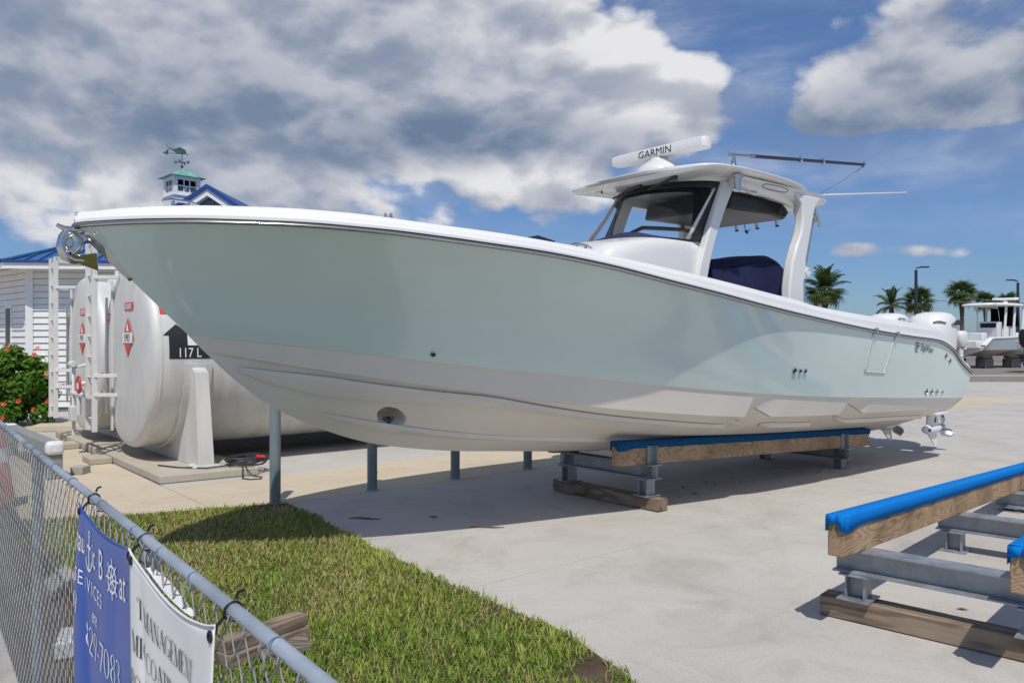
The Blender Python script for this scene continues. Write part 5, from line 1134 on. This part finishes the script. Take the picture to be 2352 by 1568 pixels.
# ================================================================== CUPOLA BUILDING FARTHER BACK
YB = 31.0
def VP(vx, vy, Y=YB): return Vector(((vx - 1176) / 1810 * Y, Y, 1.7 + (784 - vy) / 1810 * Y))
ap = VP(485, 428); cb = thing('gabled_building', 'white building with blue gable roof seen over the bow', 'building', (ap.x, YB, 0))
GZ = ap.z; hwid, pitch = 5.2, .66; ew = GZ - hwid * pitch
m = MB(); m.add([(-hwid, .0, 0), (hwid, .0, 0), (hwid, 10, 0), (-hwid, 10, 0), (-hwid, 0, ew), (hwid, 0, ew), (hwid, 10, ew), (-hwid, 10, ew), (0, 0, GZ - .25), (0, 10, GZ - .25)], [(0, 1, 5, 8, 4), (1, 2, 6, 5), (2, 3, 7, 9, 6), (3, 0, 4, 7)]); m.build('wall', 'gable_grey', cb, smooth=0)
m = MB()
for sg in (-1, 1): m.prism([(0, -.5, GZ), (sg * (hwid + .5), -.5, GZ - (hwid + .5) * pitch), (sg * (hwid + .5), -.5, GZ - (hwid + .5) * pitch - .17), (0, -.5, GZ - .17)], (0, 11, 0))
m.build('roof', 'fascia_blue', cb, smooth=0)
m = MB()
for sg in (-1, 1): m.prism([(0, -.42, GZ - .175), (sg * hwid, -.42, GZ - .175 - hwid * pitch), (sg * hwid, -.42, GZ - .44 - hwid * pitch), (0, -.42, GZ - .44)], (0, .3, 0))
m.build('barge_board', 'trim_white', cb, smooth=0)
bme = MB(); bme.box((0, 0, 0), (1, .02, .10)); bme = bme.mesh('louvre', 'gable_grey', 0)
for k in range(6):
    z = GZ - .62 - .14 * k; w_ = 2 * (GZ - .5 - z) / pitch - .1
    if w_ > .15: inst('louvre', bme, cb, (0, -.03, z), (.35, 0, 0), (w_, 1, 1))
# cupola
cc_ = VP(418, 455, YB + 1.0); cup = thing('cupola', 'white cupola with green copper roof on the gabled building', 'cupola', (cc_.x, cc_.y, 0), R(45)); S_c = .52; zs, zt_, za = VP(0, 455, YB+1).z, VP(0, 411, YB+1).z, VP(0, 388, YB+1).z
m = MB(); m.box((0, 0, (zs - 2.4 + zs) / 2), (2*S_c + .04, 2*S_c + .04, 2.4)); m.build('base', 'trim_white', cup, smooth=0)
m = MB(); m.box((0, 0, zs + .02), (2*S_c + .14, 2*S_c + .14, .05)); m.build('sill', 'trim_white', cup, smooth=0)
m = MB()
for sx, sy in ((-1, -1), (1, -1), (1, 1), (-1, 1)): m.box((sx * (S_c - .06), sy * (S_c - .06), (zs + zt_) / 2), (.15, .15, zt_ - zs))
for sx, sy, wx, wy in ((0, -1, 2*S_c - .2, .08), (0, 1, 2*S_c - .2, .08), (-1, 0, .08, 2*S_c - .2), (1, 0, .08, 2*S_c - .2)):
    for z in (zt_ - .06, zs + .10): m.box((sx * (S_c - .05), sy * (S_c - .05), z), (wx + .02, wy, .14))
m.build('frame', 'trim_white', cup, smooth=0)
zb_, ztp = zs + .16, zt_ - .12
for sx, sy in ((0, -1), (-1, 0), (1, 0), (0, 1)):
    for k in range(3):
        for j in range(2):
            q = -S_c + .17 + (2*S_c - .34) * (k + .5) / 3; w_ = (2*S_c - .34) / 3 - .04; h_ = (ztp - zb_) / 2 - .03; z = zb_ + (ztp - zb_) * (j + .5) / 2
            m = MB(); m.box((sx * (S_c - .07) + (q if sx == 0 else 0), sy * (S_c - .07) + (q if sy == 0 else 0), z), (w_ if sx == 0 else .01, w_ if sy == 0 else .01, h_)); m.build('pane', 'glass_dark' if j else 'isinglass', cup, smooth=0)
    m = MB(); dx_, dy_ = sx * (S_c - .055), sy * (S_c - .055)
    for k in (1, 2): q = -S_c + .17 + (2*S_c - .34) * k / 3; m.box((dx_ + (q if sx == 0 else 0), dy_ + (q if sy == 0 else 0), (zb_ + ztp) / 2), (.04, .04, ztp - zb_))
    m.box((dx_, dy_, (zb_ + ztp) / 2), (2*S_c - .3 if sx == 0 else .035, 2*S_c - .3 if sy == 0 else .035, .035)); m.build('muntin', 'trim_white', cup, smooth=0)
m = MB(); rows = []
for t_, w_ in ((0, S_c + .20), (.06, S_c + .17), (.35, S_c * .82), (.7, S_c * .38), (1, .02)): z = zt_ + (za - zt_) * t_; rows.append([(-w_, -w_, z), (w_, -w_, z), (w_, w_, z), (-w_, w_, z)])
m.grid(rows, wrap=True); m.f.append((0, 1, 2, 3)); m.build('copper_roof', 'copper', cup, smooth=0)
# weather vane
vn = thing('weather_vane', 'verdigris fish weather vane on top of the cupola', 'weather vane', (cc_.x, cc_.y, za))
k_ = .00191 * 1.03
def vz(zx, zy): return ((zx - 620) * k_, (595 - zy) * k_)
m = MB(); m.tube([(0, 0, -.05), (0, 0, vz(0, 290)[1])], .018, 8); m.lathe([(0, -.06), (.05, -.03), (.06, .0), (.05, .03), (0, .06)], 12, (0, 0, vz(0, 550)[1])); m.lathe([(0, -.035), (.035, 0), (0, .035)], 10, (0, 0, vz(0, 460)[1])); m.build('rod', 'verdigris', vn, smooth=50)
m = MB(); zq = vz(0, 460)[1]; m.tube([(-.27, 0, zq), (.27, 0, zq)], .012, 6); m.tube([(0, -.27, zq), (0, .27, zq)], .012, 6)
for (x, y) in ((-.25, 0), (.25, 0), (0, -.25), (0, .25)): m.box((x, y, zq), (.09, .02, .10)) if y == 0 else m.box((x, y, zq), (.02, .09, .10))
m.build('compass_arms', 'verdigris', vn)
def plate2(pts, nm, th=.05): m = MB(); m.prism([(vz(*p)[0], -th/2, vz(*p)[1]) for p in pts], (0, th, 0)); return m.build(nm, 'verdigris', vn, smooth=0, bevel=.012)
plate2([(350, 175), (400, 168), (470, 188), (530, 172), (575, 148), (630, 175), (688, 205), (705, 275), (620, 292), (500, 268), (440, 220), (400, 188)], 'fish_body', .10)
plate2([(345, 165), (278, 90), (300, 95), (365, 170)], 'tail_fin', .03); plate2([(350, 180), (310, 225), (345, 262), (318, 305), (225, 262), (300, 225), (335, 185)], 'tail_fin', .03)
m = MB(); m.tube([(vz(360, 268)[0], 0, vz(360, 268)[1]), (vz(740, 298)[0], 0, vz(740, 298)[1])], .012, 6); m.lathe([(0, -.035), (.035, 0), (0, .035)], 10, (vz(740, 308)[0], 0, vz(740, 308)[1])); m.build('pointer', 'verdigris', vn, smooth=50)
# weather vent seen over the bow is part of the tank; kerb of the planting bed
m = MB(); a_, b_ = G(72, 992), G(215, 990); m.prism([(a_.x, a_.y, .001), (b_.x, b_.y, .001), (b_.x - .3, b_.y + .5, .001), (a_.x - .1, a_.y + .45, .001)], (0, 0, .12)); tag(m.build('kerb', 'conc_tan', smooth=0, bevel=.015), 'tan concrete kerb below the hibiscus bush', 'kerb')

# ================================================================== PLANTS
def leaf_cloud(pts, nrm, size, mt, name, parent, asp=.5, seed=1):
    r = np.random.default_rng(seed); n_ = len(pts); sz = size * r.uniform(.6, 1.25, n_)
    a = r.normal(0, 1, (n_, 3)); nm = nrm + .9 * r.normal(0, .6, (n_, 3)); nm /= np.linalg.norm(nm, axis=1, keepdims=True)
    a -= nm * (a * nm).sum(1, keepdims=True); a /= np.linalg.norm(a, axis=1, keepdims=True); b = np.cross(nm, a)
    v = np.stack([pts - a * sz[:, None] * .5, pts + b * (sz * asp * .5)[:, None] + nm * (sz * .08)[:, None], pts + a * sz[:, None] * .55 - nm * (sz * .12)[:, None], pts - b * (sz * asp * .5)[:, None] + nm * (sz * .08)[:, None]], 1).reshape(-1, 3)
    me = bpy.data.meshes.new(name); me.from_pydata(v.tolist(), [], (np.arange(n_ * 4).reshape(-1, 4)).tolist()); me.materials.append(MATS[mt]); o = bpy.data.objects.new(name, me); C.objects.link(o); o.parent = parent; return o
def bush(name, label, cat, loc, rx, ry, h, nleaf, leaf, mt, seed, group=None, ncl=34):
    t = thing(name, label, cat, loc, 0, group); r = np.random.default_rng(seed); cl = []
    for k in range(ncl):
        a = r.uniform(0, 6.283); q = r.uniform(0, 1) ** .35; zc = r.uniform(.08, .90); wz = math.sin(math.pi * (.26 + .62 * zc)) ; cl.append((rx * q * math.cos(a) * wz, ry * q * math.sin(a) * wz, h * zc, r.uniform(.16, .30) * min(rx, h)))
    per = nleaf // len(cl); P = []; Nn = []
    for cx, cy, cz, cr_ in cl:
        d_ = r.normal(0, 1, (per, 3)); d_ /= np.linalg.norm(d_, axis=1, keepdims=True); rad_ = cr_ * r.uniform(.55, 1.12, (per, 1)); p = np.array([cx, cy, cz]) + d_ * rad_ * np.array([1.15, 1.15, .95]); P.append(p); Nn.append(d_ + np.array([0, -.2, .6]))
    P = np.concatenate(P); Nn = np.concatenate(Nn); k = P[:, 2] > .03; o = leaf_cloud(P[k], Nn[k], leaf, mt, 'foliage', t, .55, seed); 
    for k in range(7):
        a = r.uniform(0, 6.283); m = MB(); m.tube([(.05 * math.cos(a), .05 * math.sin(a), 0), (rx * .3 * math.cos(a), ry * .3 * math.sin(a), h * .4), (rx * .6 * math.cos(a), ry * .6 * math.sin(a), h * .75)], [.03, .02, .008], 6); m.build('stem', 'trunk', t)
    return t
HBL = Vector((-10.45, 16.1, 0)); hb = bush('hibiscus_bush', 'dense green hibiscus bush with red flowers at the left edge', 'bush', HBL, .92, .80, 1.66, 15000, .12, 'hib_leaf', 5, ncl=70)
fm = MB()
for k in range(5):
    a = R(72 * k); fm.add([(0, 0, 0), (.05 * math.cos(a - .5), .05 * math.sin(a - .5), .03), (.085 * math.cos(a), .085 * math.sin(a), .035), (.05 * math.cos(a + .5), .05 * math.sin(a + .5), .03)], [(0, 1, 2, 3)])
fm.tube([(0, 0, 0), (0, 0, .07)], .008, 5); fms = [fm.mesh('flower', 'flower', 60), fm.mesh('flower', 'flower_pink', 60)]
for i, (vx, vy) in enumerate(((24, 794), (20, 804), (87, 800), (80, 815), (108, 858), (110, 922), (43, 921), (10, 928), (78, 940), (8, 960))):
    Y = 15.25 + .35 * (vx > 80); p = Vector(((vx - 1176) / 1810 * Y, Y, 1.7 + (784 - vy) / 1810 * Y)) - HBL; inst('flower', fms[1 if i in (0, 2, 4) else 0], hb, p, (R(70 + random.uniform(-20, 20)), 0, random.uniform(-.5, .5)), (.72,) * 3)

def fan_mesh(mt):
    m = MB(); m.tube([(0, 0, 0), (.45, 0, .06), (.9, 0, .0)], [.03, .02, .012], 5, caps=False)
    for k in range(17):
        a = R(-115 + 230 * k / 16); ln = .95 * (1 - .25 * abs(a) / 2.0); c_, s_ = math.cos(a), math.sin(a); w_ = .05; bx = .85; dr = .22 + .10 * random.random()
        m.add([(bx, 0, .01), (bx + ln * .55 * c_ + w_ * s_, ln * .55 * s_ - w_ * c_, -.02), (bx + ln * c_, ln * s_, -dr - .15), (bx + ln * .55 * c_ - w_ * s_, ln * .55 * s_ + w_ * c_, -.02)], [(0, 1, 2, 3)])
    return m.mesh('frond', mt, 0)
def feather_mesh(mt):
    m = MB(); pts = [Vector((2.6 * t, 0, .75 * math.sin(t * 2.2) - .55 * t * t)) for t in np.linspace(0, 1, 12)]; m.tube(pts, [.035 - .0026 * i for i in range(12)], 5, caps=False)
    for k in range(44):
        t = .12 + .88 * k / 43; i = min(10, int(t * 11)); p = pts[i].lerp(pts[i+1], t * 11 - i); ln = .62 * math.sin(math.pi * (.16 + .78 * t)) + .08
        for sg in (-1, 1):
            e_ = p + Vector((ln * .45, sg * ln * .75, -.28 * ln - .25 * random.random() * ln)); w_ = Vector((.035, 0, .0)); mid = p.lerp(e_, .5) + Vector((0, 0, .05)); m.add([p, mid + w_, e_, mid - w_], [(0, 1, 2, 3)])
    return m.mesh('frond', mt, 0)
FANS = [fan_mesh('palm_leaf'), fan_mesh('palm_leaf')]; FEA = [feather_mesh('palm_leaf'), feather_mesh('palm_leaf')]; FEY = [feather_mesh('palm_yellow')]; FAY = [fan_mesh('palm_yellow')]
def palm(label, vx, vy, Y, sc, kind, nfr, seed, trunk=True):
    """vx, vy: picture position of the crown centre used to find its place and height"""
    X = (vx - 1176) / 1810 * Y; z = 1.7 + (784 - vy) / 1810 * Y; t = thing('palm_tree', label, 'palm tree', (X, Y, 0), 0, 'palm trees beyond the yard'); r = random.Random(seed)
    m = MB(); pts = [(0.12 * math.sin(q * 3) * .5, 0, z * q) for q in np.linspace(0, 1, 22)]; m.tube(pts, [(.17 + .03 * (i % 2)) * sc * (1.25 - .35 * i / 21) + (.05 * sc if i > 15 else 0) for i in range(22)], 10); m.build('trunk', 'trunk', t, smooth=30)
    for k in range(nfr):
        q = k / nfr; el = 78 - 125 * q + r.uniform(-12, 12); azm = 137.5 * k + r.uniform(-15, 15); pool = {'fan': FANS, 'feather': FEA, 'mix': FEA if q < .45 else FANS}[kind]
        if q > .85 and r.random() < .6: pool = FAY if kind != 'feather' else FEY
        s_ = sc * r.uniform(.85, 1.12) * (1.0 if pool in (FANS, FAY) else .72); inst('frond', pool[r.randrange(len(pool))], t, (0, 0, z), (r.uniform(-.25, .25), -R(el), R(azm)), (s_,) * 3)
    return t
palm('big shaggy palm beside the rear hardtop pillar', 1893, 668, 62, 1.05, 'mix', 58, 3)
palm('small yellowing feather palm left of the tall lamp post', 2047, 702, 66, .85, 'feather', 20, 5)
palm('fan palm standing behind the tall lamp post', 2110, 694, 64, .86, 'fan', 44, 6)
palm('fan palm with bare trunk left of the distant boat', 2208, 676, 60, .76, 'fan', 48, 7)
palm('low fan palm just behind the distant boat hardtop', 2262, 694, 72, .72, 'fan', 36, 8)
palm('farthest fan palm behind the distant boat radar', 2312, 694, 80, .76, 'fan', 30, 9)
for i, (vx, Y, h) in enumerate(((2350, 66, 2.4), (2420, 70, 2.2), (2480, 75, 2.6))):
    bush('shrub', ('rounded green shrub at the right edge beyond the boats', 'green shrub just outside the right edge', 'far green shrub right of the boats')[i], 'shrub', ((vx - 1176) / 1810 * Y, Y, 0), 1.6, 1.4, h, 2600, .28, 'hedge_leaf', 40 + i, 'shrubs beyond the yard')

# lamp posts
for (vx, vy, Y, sg, lb) in ((2104, 612, 58, 1, 'tall dark lamp post rising behind the outboard engines'), (2338, 642, 66, -1, 'dark lamp post at the right edge behind the distant boat')):
    X = (vx - 1176) / 1810 * Y; z = 1.7 + (784 - vy) / 1810 * Y; t = thing('lamp_post', lb, 'lamp post', (X, Y, 0), 0, 'dark parking lot lamp posts')
    m = MB(); m.tube([(0, 0, 0), (0, 0, z - .25)], [.16, .10], 12); m.build('pole', 'pole_dark', t, smooth=60)
    m = MB(); m.lathe([(.3, 0), (.3, .55), (.26, .6), (0, .6)], 16); m.build('footing', 'conc_walk', t, smooth=40)
    m = MB(); m.bar((0, 0, z - .12), (sg * .35, 0, z - .06), .10, .09); m.build('arm', 'pole_dark', t); m = MB(); m.box((sg * .62, 0, z - .04), (.62, .32, .10)); m.build('lamp_head', 'pole_dark', t, bevel=.03)

# ================================================================== DISTANT BOATS
def far_boat(name, label, loc, rz, L, bm, hull_mt, ttop=True, engine='gel_cap', nE=2):
    """local x forward from the transom, y to port, keel height .75"""
    t = thing(name, label, 'boat', loc, rz); KZ = .75
    def hb_(x): q = x / L; return bm / 2 * (1 - max(0, (q - .35) / .65) ** 2.4) ** .9
    def zs_(x): q = x / L; return KZ + 1.15 + .55 * q ** 1.8 - (.50 * max(0, (.08 - q) / .08) if q < .08 else 0)
    def zc2(x): q = x / L; return KZ + .42 + .55 * max(0, q - .3) ** 1.6
    def zk2(x): q = x / L; return KZ + 1.2 * max(0, (q - .62) / .38) ** 2.2
    xs_ = [L * i / 40 for i in range(41)]; m = MB()
    for sg in (-1, 1): m.grid([[(x, sg * hb_(x) * (.86 + .14 * j / 6 + (.0)) if x < L * .995 else 0, lerp(zc2(x), zs_(x), j / 6)) for j in range(7)] for x in xs_])
    m.build('hull', hull_mt, t, smooth=60); m = MB()
    for sg in (-1, 1): m.grid([[(x, sg * hb_(x) * .86 * j / 4, lerp(min(zk2(x), zc2(x)), zc2(x), (j / 4))) for j in range(5)] for x in xs_])
    m.build('hull_bottom', 'gel_bottom', t, smooth=60)
    m = MB(); m.add([(0, -hb_(0), zs_(0)), (0, -hb_(0)*.86, zc2(0)), (0, 0, KZ), (0, hb_(0)*.86, zc2(0)), (0, hb_(0), zs_(0))], [(0, 1, 2, 3, 4)]); m.build('transom', 'gel_white', t, smooth=0); m = MB()
    for sg in (-1, 1): m.grid([[(x, sg * (hb_(x) + .02), zs_(x) - .03), (x, sg * (hb_(x) + .02), zs_(x) + .04), (x, sg * hb_(x) * .98, zs_(x) + .07), (x, sg * max(0, hb_(x) - .28), zs_(x) + .07), (x, sg * max(0, hb_(x) - .30), KZ + .75)] for x in xs_])
    m.grid([[(x, -max(0, hb_(x) - .3), KZ + .76), (x, max(0, hb_(x) - .3), KZ + .76)] for x in xs_]); m.build('deck', 'gel_cap', t, smooth=40)
    m = MB(); m.box((-.05, 0, KZ + .75), (.7, bm * .8, .5)); m.box((.9, 0, KZ + 1.05), (.5, bm * .6, .9)); m.build('cockpit_seat', 'gel_cap', t, bevel=.06)
    m = MB(); m.grid([ring(L*.36, L*.52, .55, KZ + .7, 20), ring(L*.36, L*.53, .55, KZ + 1.7, 20), ring(L*.38, L*.50, .5, KZ + 1.95, 20)], wrap=True); m.f.append(tuple(range(len(m.v)-20, len(m.v)))); m.build('console', 'gel_white', t, smooth=40)
    if ttop:
        zt_ = KZ + 3.25; m = MB(); m.grid([ring(L*.12, L*.54, bm*.42, zt_, 28, 3.5), ring(L*.11, L*.55, bm*.44, zt_ + .05, 28, 3.5), ring(L*.12, L*.54, bm*.42, zt_ + .14, 28, 3.5), ring(L*.17, L*.50, bm*.34, zt_ + .2, 28, 3)], wrap=True); m.f += [tuple(range(28)), tuple(range(len(m.v)-28, len(m.v)))]; ht_ = m.build('hardtop', 'gel_cap', t, smooth=45)
        for x in (L*.30, L*.40, L*.50):
            for sg in (-1, 1): m = MB(); m.bar((x, sg * bm * .30, KZ + .75), (x + .12, sg * bm * .33, zt_), .07, .14); m.build('post', 'gel_cap', t, bevel=.01)
        for sg in (-1, 1):
            m = MB(); m.prism([(L*.41, sg * .62, KZ + 2.0), (L*.52, sg * .62, KZ + 2.0), (L*.49, sg * .62, zt_ - .1), (L*.41, sg * .62, zt_ - .1)], (0, sg * .01, 0)); m.build('side_glass', 'glass_dark', t, smooth=0)
        m = MB(); m.prism([(L*.52, -.6, KZ + 1.95), (L*.52, .6, KZ + 1.95), (L*.49, .6, zt_), (L*.49, -.6, zt_)], (.01, 0, 0)); m.build('windscreen', 'glass_dark', t, smooth=0)
        m = MB(); m.box((L*.30, 0, KZ + 1.5), (.5, 1.3, 1.5)); m.build('helm_seat', 'gel_white', t, bevel=.08); m = MB(); m.box((L*.30, -.0, KZ + 2.0), (.52, 1.1, .35)); m.build('seat_back', 'navy', t, bevel=.05)
        m = MB(); m.lathe([(.18, 0), (.16, .12), (.08, .2), (.07, .26), (0, .26)], 16, (L*.47, 0, zt_ + .18)); m.box((L*.47, 0, zt_ + .52), (.18, 1.5, .16), .5); m.build('radar', 'gel_cap', ht_, smooth=40, bevel=.03)
        for sg in (-1, 1): m = MB(); m.tube([(L*.50, sg * bm * .40, zt_ + .18), (L*.24, sg * bm * .41, zt_ + .30), (-1.2, sg * bm * .42, zt_ + .36)], [.03, .025, .012], 6); m.build('outrigger', 'rub_grey', ht_, smooth=60)
    for k in range(nE):
        y = (k - (nE - 1) / 2) * .72; e = bpy.data.objects.new('outboard_engine', None); C.objects.link(e); e.parent = t
        m = MB(); m.grid([ring(-.95, -.42, .17, KZ + .62, 20), ring(-1.12, -.36, .25, KZ + .85, 20), ring(-1.16, -.34, .27, KZ + 1.25, 20), ring(-1.12, -.36, .25, KZ + 1.52, 20), ring(-1.0, -.45, .17, KZ + 1.62, 20)], wrap=True); m.f.append(tuple(range(len(m.v)-20, len(m.v)))); m.v = [(a, b + y, c) for a, b, c in m.v]; m.build('cowling', engine, e, smooth=50)
        m = MB(); m.bar((-.75, y, KZ + .7), (-.75, y, KZ - .35), .12, .3, (1, 0, 0)); m.prism([(-.95, y - .1, KZ - .02), (-.35 - .2, y - .1, KZ - .02), (-.55, y + .1, KZ - .02), (-.95, y + .1, KZ - .02)], (0, 0, .03)); m.lathe([(0, -1.05), (.06, -1.0), (.07, -.7), (.0, -.48)], 12, (0, y, KZ - .3), 'X'); m.bar((-.05, y, KZ + .55), (-.6, y, KZ + .55), .25, .22); m.build('lower_unit', engine, e, bevel=.01)
        m = MB()
        for q in range(3): a = R(120 * q); m.bar((-1.08, y, KZ - .3), (-1.10, y + .18 * math.cos(a), KZ - .3 + .18 * math.sin(a)), .10, .012)
        m.build('propeller', 'stainless', e)
    return t
fbX = lambda vx, Y: (vx - 1176) / 1810 * Y
p = Vector((fbX(2212, 50.5), 50.5, 0)); far_boat('center_console_boat', 'distant pale blue and white boat with hardtop on dark stands', p, R(27), 9.5, 2.9, 'far_hull_blue')
for k, (dx, dy) in enumerate(((.8, -.9), (.8, .9), (3.6, -.9), (3.6, .9), (6.0, 0))):
    c_, s_ = math.cos(R(27)), math.sin(R(27)); q = p + Vector((dx * c_ - dy * s_, dx * s_ + dy * c_, 0)); t = thing('boat_stand', ('black stand at the near stern corner of the distant pale blue boat', 'black stand at the far stern corner of the distant pale blue boat', 'black stand on the near side amidships of the distant pale blue boat', 'black stand on the far side amidships of the distant pale blue boat', 'black stand below the bow of the distant pale blue boat')[k], 'boat stand', q, R(27), 'stands under the distant blue boat')
    m = MB(); m.box((0, 0, .70), (.9, .5, .14)); m.build('pad', 'dark_steel', t, bevel=.02)
    m = MB(); [m.bar((sx * .4, sy * .3, 0), (0, 0, .66), .10, .10) for sx in (-1, 1) for sy in (-1, 1)]; m.box((0, 0, .34), (.9, .6, .5)); m.build('frame', 'dark_steel', t)
p2 = Vector((fbX(2385, 43), 43, 0)); far_boat('open_boat', 'white boat with a black outboard cut off by the right edge', p2, R(12), 8.0, 2.6, 'gel_white', False, 'black', 1)
for k, (dx, dy) in enumerate(((.8, 0), (4.5, 0))):
    t = thing('boat_stand', ('low dark stand under the stern of the white boat at the right edge', 'low dark stand under the middle of the white boat at the right edge')[k], 'boat stand', p2 + Vector((dx, dx * .21, 0)), R(12), 'stands under the right edge boat')
    m = MB(); m.box((0, 0, .66), (.5, 1.9, .14)); m.build('pad', 'dark_steel', t, bevel=.02); m = MB(); m.box((0, -.7, .3), (.3, .3, .6)); m.box((0, .7, .3), (.3, .3, .6)); m.build('leg', 'dark_steel', t)

# ================================================================== SMALL LITTER
lm = MB(); lm.add([(-.05, 0, .004), (0, -.022, .014), (.055, 0, .006), (0, .022, .012)], [(0, 1, 2, 3)]); lme = lm.mesh('fallen_leaf', 'dry_leaf', 0)
for i, (vx, vy) in enumerate(((1570, 1120), (1620, 1108), (1640, 1112), (1595, 1135), (1685, 1098), (1700, 1105), (1560, 1142), (1880, 1085), (995, 1188), (2210, 1400))):
    p = G(vx, vy); o = inst('fallen_leaf', lme, None, (p.x, p.y, .002), (0, 0, random.uniform(0, 6)), (random.uniform(.6, 1.2),) * 3); tag(o, 'small dry brown leaf lying on the concrete', 'leaf', 'dry leaves on the concrete')
for i, (vx, vy, ln) in enumerate(((838, 1192, .16), (1118, 1212, .16), (860, 1085, .05))):
    p = G(vx, vy); m = MB(); m.tube([(-ln, 0, .008), (-.3 * ln, .01, .012), (.4 * ln, -.008, .010), (ln, .006, .008)], [.004, .008, .007, .003], 6); m.tube([(0, 0, .01), (.2 * ln, .03, .014)], .004, 5); o = m.build('twig', 'trunk'); o.location = p; o.rotation_euler = (0, 0, -.15 + .1 * i); tag(o, ('dark twig on the concrete near the lawn corner', 'dark twig on the concrete at the edge of the boat shadow', 'tiny dark twig by the tank pad')[i], 'twig')
